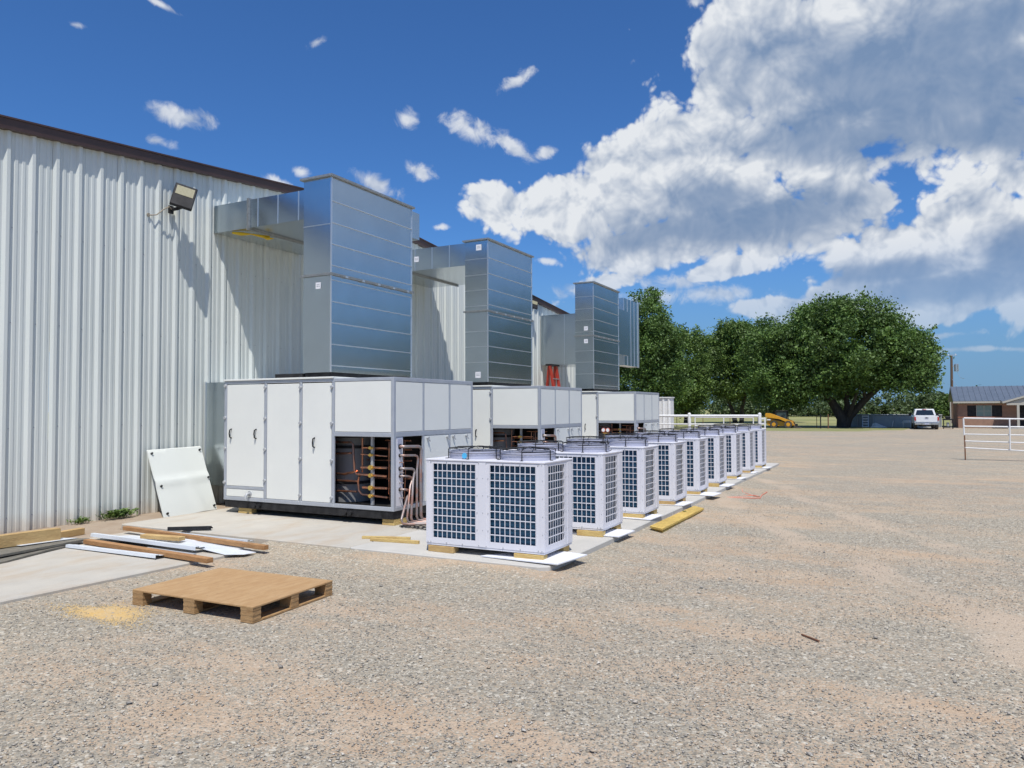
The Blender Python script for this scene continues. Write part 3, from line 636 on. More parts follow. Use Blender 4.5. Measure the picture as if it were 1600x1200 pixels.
# ------------------------------------------------------------------ air handlers
def panel_parts(root, specs, m=None):
    for (nm, box, *r) in specs:
        mb = MB(); mb.box(*box); mb.build(nm, m or M_PANEL, root, bevel=.004)
def make_ahu():
    X, Y, Z0, Z1, ZM = 2.29, 3.48, 0.31, 2.28, 1.43
    t = thing('air_handler', 'x', 'air handler', (9.024, 6.61, 0), 'white air handlers along the building')
    # frame members, butted
    w = .055; fr = MB()
    yv = [0, 1.144, 1.80, 2.55, Y]
    fr.box(0,w,0,w,Z0,Z1)                                       # near corner post
    for y in yv[1:-1]: fr.box(0,.03,y-w/2,y+w/2,Z0+.06,Z1-.06)
    fr.box(0,w,Y-w,Y,Z0,Z1)
    segs = [(w,1.144-w/2),(1.144+w/2,1.80-w/2),(1.80+w/2,2.55-w/2),(2.55+w/2,Y-w)]
    for a, b in segs:
        fr.box(0,.04,a,b,Z0,Z0+.06); fr.box(0,.04,a,b,Z1-.05,Z1)
    for y in yv[1:-1]: fr.box(0,.042,y-w/2,y+w/2,Z0,Z0+.058); fr.box(0,.042,y-w/2,y+w/2,Z1-.058,Z1)
    fr.box(0,.035,w,1.144-w/2,ZM-.035,ZM+.03)
    fr.box(0,.03,2.55+w/2,Y-w,.50,.545)
    fr.build('frame', M_ALU, t, bevel=.005)
    fs = MB(); xv = [0, .78, 1.543, X]
    for x in xv[1:-1]: fs.box(x-.025,x+.025,0,.03,Z0+.06,ZM-.035); fs.box(x-.025,x+.025,0,.03,ZM+.035,Z1-.06)
    fs.box(X-w,X,0,w,Z0,Z1)
    fs.box(w,X-w,0,.04,Z0,Z0+.06); fs.box(w,X-w,0,.04,Z1-.06,Z1); fs.box(w,X-w,0,.035,ZM-.035,ZM+.035)
    fs.build('side_frame', M_ALU, t, bevel=.005)
    P = [('door_panel', (.004,.03, 2.585,3.42, .55,2.215)), ('drain_panel', (.004,.03, 2.585,3.42, .375,.495)),
         ('door_panel', (.004,.03, 1.835,2.515, .375,2.215)), ('door_panel', (.004,.03, 1.18,1.765, .375,2.215)),
         ('upper_panel', (.004,.03, .06,1.11, ZM+.035,Z1-.055))]
    for x0, x1 in ((.06,.75),(.81,1.513),(1.573,X-.06)): P.append(('side_panel', (x0,x1,.004,.03,ZM+.04,Z1-.065)))
    for x0, x1 in ((.81,1.513),(1.573,X-.06)): P.append(('side_panel', (x0,x1,.004,.03,Z0+.065,ZM-.04)))
    panel_parts(t, P)
    cap = MB(); cap.box(-.02,X+.005,1.13,Y+.01,Z1+.002,Z1+.03); cap.build('top_cap', M_PANEL, t, bevel=.004)
    rfm = MB(); rfm.box(.02,X-.01,.02,1.125,Z1-.02,Z1-.004); rfm.box(.02,X-.01,1.13,Y-.02,Z1-.02,Z1-.004); rfm.build('roof_panel', M_PANEL, t)
    bk = MB(); bk.box(X-.03,X-.003,w,Y-.06,Z0+.062,Z1-.062); bk.box(.06,X-.06,Y-.03,Y-.004,Z0+.062,Z1-.062); bk.build('back_panel', M_PANEL, t)
    # handles and latches
    for (y, z) in ((3.31,1.41),(2.75,1.41),(1.51,1.29)):
        h = MB(); h.tube([(.004,y,z+.075),(-.035,y,z+.06),(-.045,y,z),(-.035,y,z-.06),(.004,y,z-.075)], .011, 8); h.build('handle', M_BLACK, t, smooth=True)
    for y, zs in ((3.455,(2.2,1.67,1.16,.6)),(2.55,(2.16,1.66,1.16,.66)),(1.80,(2.15,1.59,1.03,.46)),(1.165,(2.15,1.59,1.02,.45))):
        for z in zs:
            k = MB(); k.cyl((y, z), .024, -.022, .0, 12, r1=.028, axis='x'); k.build('latch_knob', M_GREY, t, smooth=True)
    for x in (.88,1.45,1.635,2.05):
        k = MB(); k.cyl((x, 1.355), .022, -.03, .003, 10, axis='y'); k.build('latch_knob', M_GREY, t)
        k = MB(); k.bar((x,-.02,1.355),(x+.03,-.035,1.30),.018,.012,(0,1,0)); k.build('latch_lever', M_GREY, t)
    dr = MB(); dr.cyl((2.88,.437),.042,-.012,.003,16,axis='x'); dr.tube([(0,2.88,.437),(-.06,2.88,.437),(-.085,2.88,.40),(-.085,2.88,.35)],.024,10); dr.build('drain_pipe', M_GREY, t, smooth=True)
    # base skid
    b = MB(); b.box(.015,X-.02,.02,.10,.19,Z0-.002); b.box(.015,X-.02,Y-.10,Y-.02,.19,Z0-.002); b.box(.012,.09,.102,Y-.102,.19,Z0-.002); b.box(X-.1,X-.03,.102,Y-.102,.19,Z0-.002)
    b.box(.095,X-.105,.102,Y-.102,.26,Z0-.004)
    b.build('base_skid', M_BLACK, t, bevel=.004)
    for y in (.85,2.72):
        for d in (-.05,.05):
            l = MB(); l.cyl((y+d,.245),.036,-.03,.012,14,axis='x'); l.build('lifting_lug', M_BLACK, t)
    # compartment
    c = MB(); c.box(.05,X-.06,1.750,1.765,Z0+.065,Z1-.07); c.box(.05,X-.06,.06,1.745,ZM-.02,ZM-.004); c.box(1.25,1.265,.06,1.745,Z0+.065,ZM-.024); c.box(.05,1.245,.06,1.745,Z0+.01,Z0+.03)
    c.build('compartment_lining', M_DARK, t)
    tk = MB(); tk.cyl((.66,1.30),.33,Z0+.04,1.36,32); tk.build('compressor', mat('grey_tank', (0.20,0.205,0.21), 0.5), t, smooth=True)
    for z in (1.19,.63):
        r_ = MB(); r_.ring((.66,1.30),.348,z,z+.045,.02,32); r_.build('compressor_band', M_BLACK, t, smooth=True)
    po = MB(); po.box(.16,.20,.505,.545,Z0+.05,ZM-.02); po.build('pipe_post', M_GREY, t)
    pipes = [
        [(.2,1.5,1.29),(.17,.93,1.298),(.17,.89,1.27),(.17,.86,.86),(.17,.82,.815),(.18,.62,.81),(.18,.27,.80)],
        [(.2,1.6,1.125),(.17,1.2,1.12),(.15,.91,1.135)],
        [(.25,1.5,.69),(.2,.82,.705)],
        [(.22,.815,.775),(.2,.76,.80)],
        [(.2,.80,.77),(.2,.815,.70),(.2,.80,.56),(.2,.74,.505),(.18,.53,.50),(.18,.26,.485)],
        [(.25,1.5,.81),(.22,1.1,.80),(.2,.86,.85),(.2,.80,.86)],
        [(.22,1.5,.53),(.2,.84,.545)],
        [(.3,.815,1.36),(.3,.815,.83)],[(.34,.84,1.36),(.34,.84,.9)],
        [(.19,.75,.92),(.19,.27,.925)],[(.19,.72,.615),(.19,.27,.62)],[(.2,.74,1.22),(.2,.27,1.222)],[(.2,.76,1.12),(.2,.27,1.10)],
        [(.4,.30,1.3),(.4,.30,.5)],[(.45,.42,1.3),(.45,.42,.5)],[(.42,.16,1.25),(.42,.2,.8),(.4,.16,.5)],
        [(.6,.6,1.32),(.6,.12,1.32)],[(.7,.65,.7),(.7,.12,.72)]]
    rad = [.016,.018,.016,.014,.015,.018,.016,.013,.011,.019,.019,.011,.011,.010,.008,.008,.012,.012]
    for k in range(7):
        yy = .46-.045*k; pipes.append([(.55+.03*(k%2),yy,1.33),(.5,yy,.98+.05*(k%3)),(.52,yy-.03,.86),(.5,yy-.02,.40)]); rad.append(.006)
    for z in (.42,.56,.72,1.0,1.17): pipes.append([(.62,1.0,z),(.62,.12,z+.01)]); rad.append(.011)
    for p, r_ in zip(pipes, rad):
        mb = MB(); mb.tube(p, r_, 8); mb.build('copper_pipe', M_COPPER, t, smooth=True)
    for (y, z, r_) in ((.53,1.222,.024),(.53,1.115,.024),(.53,.925,.036),(.53,.807,.03),(.53,.62,.036),(.53,.50,.03)):
        v = MB(); v.cyl((y-.0, z), r_, .12, .17, 12, axis='x'); v.tube([(.145,y-.04,z),(.145,y+.04,z)], r_*.7, 8); v.build('valve', M_BRASS, t, smooth=True)
    # plate with pipe stubs on the long side
    pl = MB(); pl.box(.07,.235,.008,.02,Z0+.065,ZM-.04); pl.build('pipe_plate', M_COND, t)
    st = MB(); st.box(.10,.205,.003,.0075,1.285,1.365); st.build('rating_label', M_SHROUD, t)
    for k, (z, x2, xb) in enumerate(((1.25,.58,.375),(1.12,.49,.265),(.926,.40,.12),(.816,.335,.02),(.619,.285,-.12))):
        mb = MB(); r_ = (.024,.018,.02,.016,.018)[k]
        yb = -.20
        mb.tube([(.155,.03,z),(.16,-.05,z),(.19,-.075,z),(x2-.06,-.08,z-.012),(x2-.015,-.085,z-.03),(x2,-.09,z-.07),(x2+(xb-x2)*.25,-.11,z*.75+.05),(xb+.03,yb,.22),(xb+.04,yb-.02,.165),(xb+.1,yb-.08,.15),(.75+.05*k,-1.3-.03*k,.13)], r_, 10)
        mb.build('outlet_pipe', M_COPPER_DULL, t, smooth=True)
        rg = MB(); rg.tube([(.155,-.004,z),(.155,.006,z)], r_*1.6, 12); rg.build('pipe_grommet', M_BLACK, t)
    for z in (1.02,.87,.72,.50): 
        s_ = MB(); s_.tube([(.15,.01,z),(.165,-.06,z-.005)], .009, 8); s_.build('pipe_stub', M_COPPER_DULL, t)
    return t
ahu1 = make_ahu()
ahu2 = copy_tree(ahu1); ahu2.location = (14.046, 6.61, 0)
ahu3 = copy_tree(ahu1); ahu3.location = (20.32, 6.61, 0)
ahu1['label'] = 'nearest white air handler cabinet with copper pipes showing in its open corner'
ahu2['label'] = 'middle white air handler, half hidden behind the nearest one'
ahu3['label'] = 'farthest and smallest-looking white air handler, beside the white pipe fence'
for a, nm in ((ahu1,'nearest'),(ahu2,'middle'),(ahu3,'farthest')):
    for dx, dy, wx, wy, z1, txt in ((.04,.02,.32,.22,.189,'near right corner'),(.04,2.88,.12,.30,.189,'left end'),(1.9,.02,.3,.22,.189,'far right corner')):
        if nm != 'nearest' and dx > 1: continue
        mb = MB(); x0, y0 = a.location.x+dx, a.location.y+dy
        mb.box(x0, x0+wx, y0, y0+wy, .101, .144); mb.box(x0+.004, x0+wx-.003, y0+.003, y0+wy-.004, .1445, z1)
        o = mb.build('wood_block', M_PINE, origin=(x0, y0, .101), bevel=.003); tag(o, f'yellow pine blocks under the {txt} of the {nm} air handler', 'wood block', 'pine blocks under the air handlers')
# leaning of refrigerant gauges in the farthest unit
gg = thing('gauge_set', 'two small red and white round gauges hanging in the farthest air handler opening', 'gauges', (20.36, 7.5, 1.15))
for dy in (.055, -.075):
    q = MB(); q.cyl((dy+.02, .045), .062, -.04, .0, 16, axis='x'); q.build('gauge_ring', mat('gauge_red', (0.5,0.12,0.08), 0.4), gg)
    q2 = MB(); q2.cyl((dy+.02, .045), .048, -.046, -.041, 16, axis='x'); q2.build('gauge_dial', M_STICK, gg)
q = MB(); q.tube([(0,.10,-.04),(0,-.09,-.04)], .014, 8); q.tube([(0,.06,-.04),(.03,.09,-.3)], .008, 6); q.build('gauge_manifold', M_BRASS, gg)

# ------------------------------------------------------------------ galvanised ducts
def tilted_panel(parent, name, corners, nrm, amp, pil=0.0012):
    amp = amp*.45
    """a sheet of metal between seams: 6x6 grid, slightly dished and tilted"""
    a, b, c, d = [Vector(p) for p in corners]; n = Vector(nrm); K = 6; vs = []; fs = []
    t1, t2 = random.uniform(-amp, amp), random.uniform(-amp, amp)
    for i in range(K+1):
        for j in range(K+1):
            u, v = i/K, j/K
            p = a.lerp(b, u).lerp(d.lerp(c, u), v)
            h = pil*math.sin(math.pi*u)*math.sin(math.pi*v) + t1*(u-.5)*.5 + t2*(v-.5)*.5
            vs.append(p + n*h)
    for i in range(K):
        for j in range(K):
            q = i*(K+1)+j; fs.append((q, q+K+1, q+K+2, q+1))
    mb = MB(); mb.add(vs, fs); return mb.build(name, M_GALV, parent, smooth=True)
def sticker(parent, name, x, y, z, s=.1, face='x'):
    mb = MB()
    if face == 'x': mb.box(x-.004, x-.001, y-s/2, y+s/2, z-s/2, z+s/2)
    o = mb.build(name, M_STICK, parent)
    k = MB(); rr = random.Random(int(z*1000))
    for row in (.018, -.012):
        yy = y-s*.32
        while yy < y+s*.3:
            w = rr.uniform(.006,.016); k.box(x-.0055, x-.0042, yy, yy+w, z+row-.008, z+row+.009); yy += w+.006
    k.build('handwriting', M_INK, o)
    return o
UP_B = [5.45,5.072,4.73,4.392,4.056,3.94]; LO_B = [3.90,3.83,3.49,3.155,2.82,2.488,2.385]
def make_duct(x0, label, variant):
    wx, wy, y0 = 2.17, .565, 7.87; x1, y1 = x0+wx, y0+wy
    t = thing('vertical_duct', label, 'duct', (x0, y0, 2.31), 'galvanised ducts on the air handlers')
    T = Vector((x0, y0, 2.31))
    def B(mb, name, m, **k):
        mb.v = [tuple(Vector(v)-T) for v in mb.v]; return mb.build(name, m, t, **k)
    core = MB(); core.box(x0+.02,x1-.02,y0+.02,y1-.02,2.385,5.44); B(core, 'duct_core', M_FLANGE)
    def P(c, n, nm, amp=.004): tilted_panel(t, nm, [Vector(p)-T for p in c], n, amp)
    for bands in (UP_B, LO_B):
        for a, b in zip(bands[:-1], bands[1:]):
            P([(x0,y0,b),(x1,y0,b),(x1,y0,a),(x0,y0,a)], (0,-1,0), 'sheet_panel', .0035)
        for a in bands[1:-1]:
            s_ = MB(); s_.box(x0, x1, y0-.014, y0+.006, a-.006, a+.006); B(s_, 'seam', M_GSEAM)
    if variant == 1: xb = [5.45,4.71,3.94], [3.90,2.385]
    else: xb = [5.45,5.055,4.706,4.375,4.03,3.94], [3.90,3.48,3.15,2.81,2.385]
    for bands in xb:
        for a, b in zip(bands[:-1], bands[1:]):
            P([(x0,y1,b),(x0,y0,b),(x0,y0,a),(x0,y1,a)], (-1,0,0), 'end_panel', .003)
            P([(x1,y0,b),(x1,y1,b),(x1,y1,a),(x1,y0,a)], (1,0,0), 'end_panel', .003)
        for a in bands[1:-1]:
            s_ = MB(); s_.box(x0-.010, x0+.006, y0, y1, a-.005, a+.005); B(s_, 'seam', M_GSEAM)
    for a, b in ((5.45,3.94),(3.90,2.385)): P([(x1,y1,b),(x0,y1,b),(x0,y1,a),(x1,y1,a)], (0,1,0), 'back_panel', .003)
    for (x, y) in ((x0,y0),(x1,y0)):
        for za, zb in ((2.386,3.90),(3.94,5.45)):
            e = MB(); e.box(x-.010,x+.010,y-.010,y+.010,za,zb); B(e, 'corner_edge', M_GSEAM)
    f = MB(); f.box(x0-.035,x1+.035,y0-.035,y1+.035,3.902,3.918); f.box(x0-.03,x1+.03,y0-.03,y1+.03,3.921,3.938); B(f, 'joint_flange', M_FLANGE)
    f = MB(); f.box(x0-.05,x1+.05,y0-.045,y1+.045,5.452,5.485); B(f, 'top_flange', M_FLANGE)
    c = MB(); c.box(x0+.03,x1-.02,y0+.02,y1-.02,2.312,2.384)
    B(c, 'black_curb', M_BLACK)
    for k in range(5):
        b_ = MB(); xx = x0+.3+k*.42; b_.box(xx,xx+.05,y0-.05,y0-.036,3.89,3.93) if False else b_.box(xx,xx+.05,y0-.052,y0-.036,3.895,3.925); B(b_, 'flange_clip', M_GSEAM)
    if variant in (1, 2):
        bx0, bx1, z0, z1 = x0+.93, x0+3.25, 5.15, 5.67; yf = 10.62
        cr = MB(); cr.box(bx0+.015,bx1-.015,y1+.01,WY-.002,z0+.015,z1-.015); B(cr, 'branch_core', M_FLANGE)
        ys = [y1+.0, 8.93, 9.42, 9.91, 10.4, 10.6]
        for a, b in zip(ys[:-1], ys[1:]):
            P([(bx0,b,z0),(bx0,a,z0),(bx0,a,z1),(bx0,b,z1)], (-1,0,0), 'branch_panel')
        for a in ys[1:-1]:
            s_ = MB(); s_.box(bx0-.010,bx0+.006,a-.005,a+.005,z0,z1); B(s_, 'seam', M_GSEAM)
        P([(bx0,WY-.04,z0),(bx0,10.65,z0),(bx0,10.65,z1),(bx0,WY-.04,z1)], (-1,0,0), 'branch_panel')
        P([(bx0,y1,z0),(bx1,y1,z0),(bx1,10.6,z0),(bx0,10.6,z0)], (0,0,-1), 'branch_bottom', .004)
        P([(bx0,10.65,z0),(bx1,10.65,z0),(bx1,WY-.04,z0),(bx0,WY-.04,z0)], (0,0,-1), 'branch_bottom', .004)
        P([(bx0,y1,z1),(bx1,y1,z1),(bx1,WY-.04,z1),(bx0,WY-.04,z1)], (0,0,1), 'branch_top', .004)
        P([(bx1,y1,z0),(bx1,WY-.04,z0),(bx1,WY-.04,z1),(bx1,y1,z1)], (1,0,0), 'branch_panel')
        P([(x1,y1+.001,z0),(bx1,y1+.001,z0),(bx1,y1+.001,z1),(x1,y1+.001,z1)], (0,-1,0), 'branch_panel')
        fg = MB(); fg.box(bx0-.035,bx1+.035,10.602,10.622,z0-.04,z1+.03); fg.box(bx0-.032,bx1+.032,10.628,10.648,z0-.037,z1+.027); B(fg, 'branch_flange', M_FLANGE)
        sticker(t, 'paper_label', bx0-.01-T.x, 10.35-T.y, 5.42-T.z, .13) if variant == 2 else None
    else:
        bx0, bx1 = 24.6, 26.2
        for (a, b, z0, z1) in ((8.78, WY-.04, 3.37, 5.17), (8.4, 8.74, 3.29, 5.6)):
            cr = MB(); cr.box(bx0+.015,bx1-.015,a+.01,b-.002,z0+.015,z1-.015); B(cr, 'branch_core', M_FLANGE)
            n = 1 if b < 9 else 3; st = (b-a)/n
            for k in range(n):
                P([(bx0,a+(k+1)*st,z0),(bx0,a+k*st,z0),(bx0,a+k*st,z1),(bx0,a+(k+1)*st,z1)], (-1,0,0), 'branch_panel')
                if k: s_ = MB(); s_.box(bx0-.01,bx0+.006,a+k*st-.005,a+k*st+.005,z0,z1); B(s_, 'seam', M_GSEAM)
            P([(bx0,a,z0),(bx1,a,z0),(bx1,b,z0),(bx0,b,z0)], (0,0,-1), 'branch_bottom')
            P([(bx0,a,z1),(bx1,a,z1),(bx1,b,z1),(bx0,b,z1)], (0,0,1), 'branch_top')
            P([(bx1,a,z0),(bx1,b,z0),(bx1,b,z1),(bx1,a,z1)], (1,0,0), 'branch_panel')
        for k in range(4):
            w = (bx1-.12-bx0)/4
            P([(bx0+k*w,8.4,3.29),(bx0+(k+1)*w,8.4,3.29),(bx0+(k+1)*w,8.4,5.6),(bx0+k*w,8.4,5.6)], (0,-1,0), 'branch_panel')
            s_ = MB(); s_.box(bx0+k*w-.005,bx0+k*w+.005,8.388,8.404,3.29,5.6); B(s_, 'seam', M_GSEAM)
        e = MB(); e.box(bx1-.12,bx1+.02,8.385,8.42,3.27,5.62); B(e, 'corner_edge', M_GSEAM)
        e = MB(); e.box(bx0-.02,bx1,8.742,8.778,3.28,5.3); B(e, 'branch_flange', M_FLANGE)
        cn = MB(); cn.box(x1+.01,24.59,8.25,8.42,3.6,5.1); B(cn, 'duct_connector', M_GALV)
    return t
d1 = make_duct(9.10, 'nearest and tallest-looking galvanised duct, standing on the nearest air handler', 1)
d2 = make_duct(14.11, 'middle galvanised duct with two paper labels, dark lower half', 2)
d3 = make_duct(20.36, 'farthest galvanised duct beside the tree, smudged and dark green in reflection', 3)
sticker(d1, 'paper_label', -.008, .25, 3.75-2.31, .10)
sticker(d2, 'paper_label', -.008, .216, 5.305-2.31, .13); sticker(d2, 'paper_label', -.008, .24, 2.54-2.31, .13)
sticker(d3, 'paper_label', -.008, .23, 4.13-2.31, .12); sticker(d3, 'paper_label', -.008, .23, 3.76-2.31, .12)
# black opening on the roof beside the duct
o = MB().box(9.12,11.2,8.47,9.05,2.312,2.38).build('black_roof_curb', M_BLACK, origin=(9.12,8.47,2.312), bevel=.004)
tag(o, 'flat black curb on top of the nearest air handler, left of its duct', 'curb')
st_ = MB(); st_.tube([(10.08,11.1,5.125),(10.15,10.95,5.10),(10.3,10.85,5.115),(10.5,10.75,5.10),(10.62,10.7,5.115)], [.02,.035,.012,.03,.02], 8)
st_.tube([(10.5,10.76,5.10),(10.55,10.68,5.06),(10.62,10.6,5.07)], [.02,.03,.008], 6)
o = st_.build('yellow_strap', M_STRAP, smooth=True, origin=(10.3,10.85,5.1)); tag(o, 'bright yellow strap under the nearest horizontal duct', 'strap')
# duct between the nearest cabinet and the wall
t = thing('return_duct', 'pale galvanised box duct between the nearest air handler and the wall', 'duct', (9.86, 10.1, .42))
for nm, c, n in (('duct_face', [(0,1.42,0),(0,0,0),(0,0,1.89),(0,1.42,1.89)], (-1,0,0)), ('duct_top', [(0,0,1.89),(1.3,0,1.89),(1.3,1.42,1.89),(0,1.42,1.89)], (0,0,1)),
                 ('duct_face', [(1.3,0,0),(1.3,1.42,0),(1.3,1.42,1.89),(1.3,0,1.89)], (1,0,0)), ('duct_bottom', [(0,0,0),(1.3,0,0),(1.3,1.42,0),(0,1.42,0)], (0,0,-1))):
    tilted_panel(t, nm, c, n, .003)
e = MB(); e.box(-.012,.012,1.40,1.43,-.01,1.9); e.box(-.012,1.3,-.008,.012,1.89,1.90); e.build('duct_edge', M_GSEAM, t)
for a in (14.88, 21.15):
    t2 = copy_tree(t); t2.location = (a, 10.1, .42)
    t2['label'] = 'galvanised box duct hidden behind the middle air handler' if a < 20 else 'galvanised box duct hidden behind the farthest air handler'

# ------------------------------------------------------------------ condensers
def make_condenser():
    X, Y, H_ = .793, 1.569, 1.003
    t = thing('condensing_unit', 'x', 'condenser', (7.644, 3.55, .2), 'white condensing units in a row on the pad')
    gy = [(.107,.693),(.884,1.470)]; gz = (.068,.957); gx = (.106,.566)
    c = MB(); th = .018
    c.box(0,th,0,gy[0][0],.004,.985); c.box(0,th,gy[0][1],gy[1][0],.004,.985); c.box(0,th,gy[1][1],Y,.004,.985)
    for a, b in gy: c.box(0,th,a,b,.004,gz[0]); c.box(0,th,a,b,gz[1],.985)
    c.build('front_frame', M_COND, t)
    s = MB(); s.box(th,gx[0],0,th,.004,.985); s.box(gx[1],.635,0,th,.004,.985); s.box(gx[0],gx[1],0,th,.004,gz[0]); s.box(gx[0],gx[1],0,th,gz[1],.985)
    s.build('side_frame', M_COND, t)
    s = MB(); s.box(.638,X,-.003,th,.004,.985); s.build('side_cover', M_COND, t, bevel=.003)
    s = MB(); s.box(th,X,Y-th,Y,.004,.985); s.box(X-th,X,th,Y-th,.004,.985); s.build('rear_cover', M_COND, t)
    b = MB(); b.box(.005,X-.005,.005,Y-.005,-.02,.002); b.build('base_tray', M_COND, t)
    l = MB(); l.box(-.008,X+.008,-.008,Y+.008,.987,1.007); l.build('top_cover', M_COND, t, bevel=.004)
    # corner posts, slightly proud
    for (x0,x1,y0,y1) in ((-.004,.0,.002,.055),(-.004,.0,Y-.055,Y-.002),(-.004,.0,.735,.842)):
        p = MB(); p.box(x0,x1,y0,y1,.006,.984); p.build('corner_strip', M_COND, t, bevel=.0015)
    p = MB(); p.box(.004,.075,-.004,.0,.006,.984); p.build('corner_strip', M_COND, t, bevel=.0015)
    def grille(a, b, n, axis):
        gr = MB(); 
        for k in range(n+1):
            q = a + (b-a)*k/n
            w = .0042
            if axis == 'y': gr.box(.000,.0032,q-w,q+w,gz[0],gz[1])
            else: gr.box(q-w*.8,q+w*.8,.000,.0032,gz[0],gz[1])
        for k in range(11):
            z = gz[0] + (gz[1]-gz[0])*k/10; w = .0055
            if axis == 'y': gr.box(.0006,.0040,a,b,z-w,z+w)
            else: gr.box(a,b,.0006,.0040,z-w,z+w)
        gr.build('grille', M_COND, t)
    grille(*gy[0], 9, 'y'); grille(*gy[1], 9, 'y'); grille(*gx, 7, 'x')
    k = MB(); k.box(.046,.06,.04,.74,.02,.98); k.box(.046,.06,.83,Y-.04,.02,.98); k.box(.075,.62,.046,.06,.02,.98)
    # coil tube rows
    for z in [.04+.0445*i_ for i_ in range(21)]: k.box(.041,.046,.04,.74,z,z+.006); k.box(.041,.046,.83,Y-.04,z,z+.006); k.box(.075,.62,.041,.046,z,z+.006)
    k.build('coil', M_COIL, t)
    sc_ = MB()
    for y in (.03,.075,.30,.52,.74,.838,1.06,1.28,1.5,1.54):
        for z in (.972,.02): sc_.cyl((y,z),.006,-.0075,-.002,6,axis='x')
    for z in (.2,.4,.6,.8):
        for y in (.785,.86,.715,.02): sc_.cyl((y,z),.005,-.0075,-.002,6,axis='x')
    for z in (.2,.4,.6,.8,.95):
        for x in (.6,.67,.76): sc_.cyl((x,z),.005,-.0065,-.002,6,axis='y')
    o_ = sc_.build('screws', M_GREY, t); o_['kind'] = 'stuff'
    for cy in (.395, 1.105):
        cx = .40; sh = MB(); sh.ring((cx,cy),.325,1.008,1.098,.012,36); sh.ring((cx,cy),.334,1.008,1.016,.03,36); sh.ring((cx,cy),.329,1.050,1.056,.006,36); sh.build('fan_shroud', M_SHROUD, t, smooth=True)
        hole = MB(); hole.cyl((cx,cy),.31,1.0075,1.010,30); hole.build('fan_well', M_COIL, t)
        gd = MB()
        for r_, z in ((.335,1.128),(.335,1.075),(.25,1.137),(.13,1.143)):
            gd.tube([(cx+r_*math.cos(a_*math.pi/14), cy+r_*math.sin(a_*math.pi/14), z) for a_ in range(28)], .0026, 4, closed=True)
        for q in range(12):
            a_ = q*math.pi/6+.1; ca, sa = math.cos(a_), math.sin(a_)
            gd.tube([(cx+.335*ca,cy+.335*sa,1.128),(cx+.27*ca,cy+.27*sa,1.136),(cx+.06*ca,cy+.06*sa,1.143)], .0022, 4, caps=False)
        for q in range(6):
            a_ = q*math.pi/3+.25; ca, sa = math.cos(a_), math.sin(a_)
            gd.tube([(cx+.37*ca,cy+.37*sa,1.011),(cx+.345*ca,cy+.345*sa,1.014),(cx+.345*ca,cy+.345*sa,1.12),(cx+.33*ca,cy+.33*sa,1.133),(cx+.05*ca,cy+.05*sa,1.147)], .006, 5)
            gd.box(cx+.365*ca-.014,cx+.365*ca+.014,cy+.365*sa-.014,cy+.365*sa+.014,1.0075,1.014)
        gd.build('fan_guard', M_BLACK, t)
        for q in range(4):
            a_ = q*math.pi/2+.6; vs = []
            for rr in (.07,.16,.24,.295):
                for w_, dz in ((-.42,-.028),(0,.0),(.42,.035)):
                    an = a_ + w_*(.10/rr + .45); vs.append((cx+rr*math.cos(an), cy+rr*math.sin(an), 1.058+dz*.9))
            fs = [(i_*3+j_, i_*3+j_+1, i_*3+j_+4, i_*3+j_+3) for i_ in range(3) for j_ in range(2)]
            bl = MB(); bl.add(vs, fs); bl.build('fan_blade', M_BLACK, t, smooth=True)
        hb = MB(); hb.cyl((cx,cy),.062,1.03,1.095,16); hb.build('fan_hub', M_BLACK, t, smooth=True)
    for (x, y) in ((.06,.25),(.06,1.35),(.70,.25),(.70,1.35)):
        f = MB(); f.box(x-.03,x+.03,y-.05,y+.05,-.026,-.0205); f.box(x-.012,x+.012,y-.012,y+.012,-.0255,-.0195); f.build('foot', M_SHROUD, t)
    return t
CX = [7.644,9.488,11.276,13.066,14.816,16.629,18.50,20.332,22.23]
proto = make_condenser()
blockA = None
for i, cx in enumerate(CX):
    c = proto if i == 0 else copy_tree(proto)
    c.location = (cx, 3.55, .2)
    c['label'] = ('first condensing unit of the row, nearest the camera, both blue coil faces in full view' if i == 0 else
                  'last condensing unit of the row, next to the white fence post' if i == 8 else
                  f'{ORD[i]} white condensing unit counting from the nearest, blue coils behind its grille')
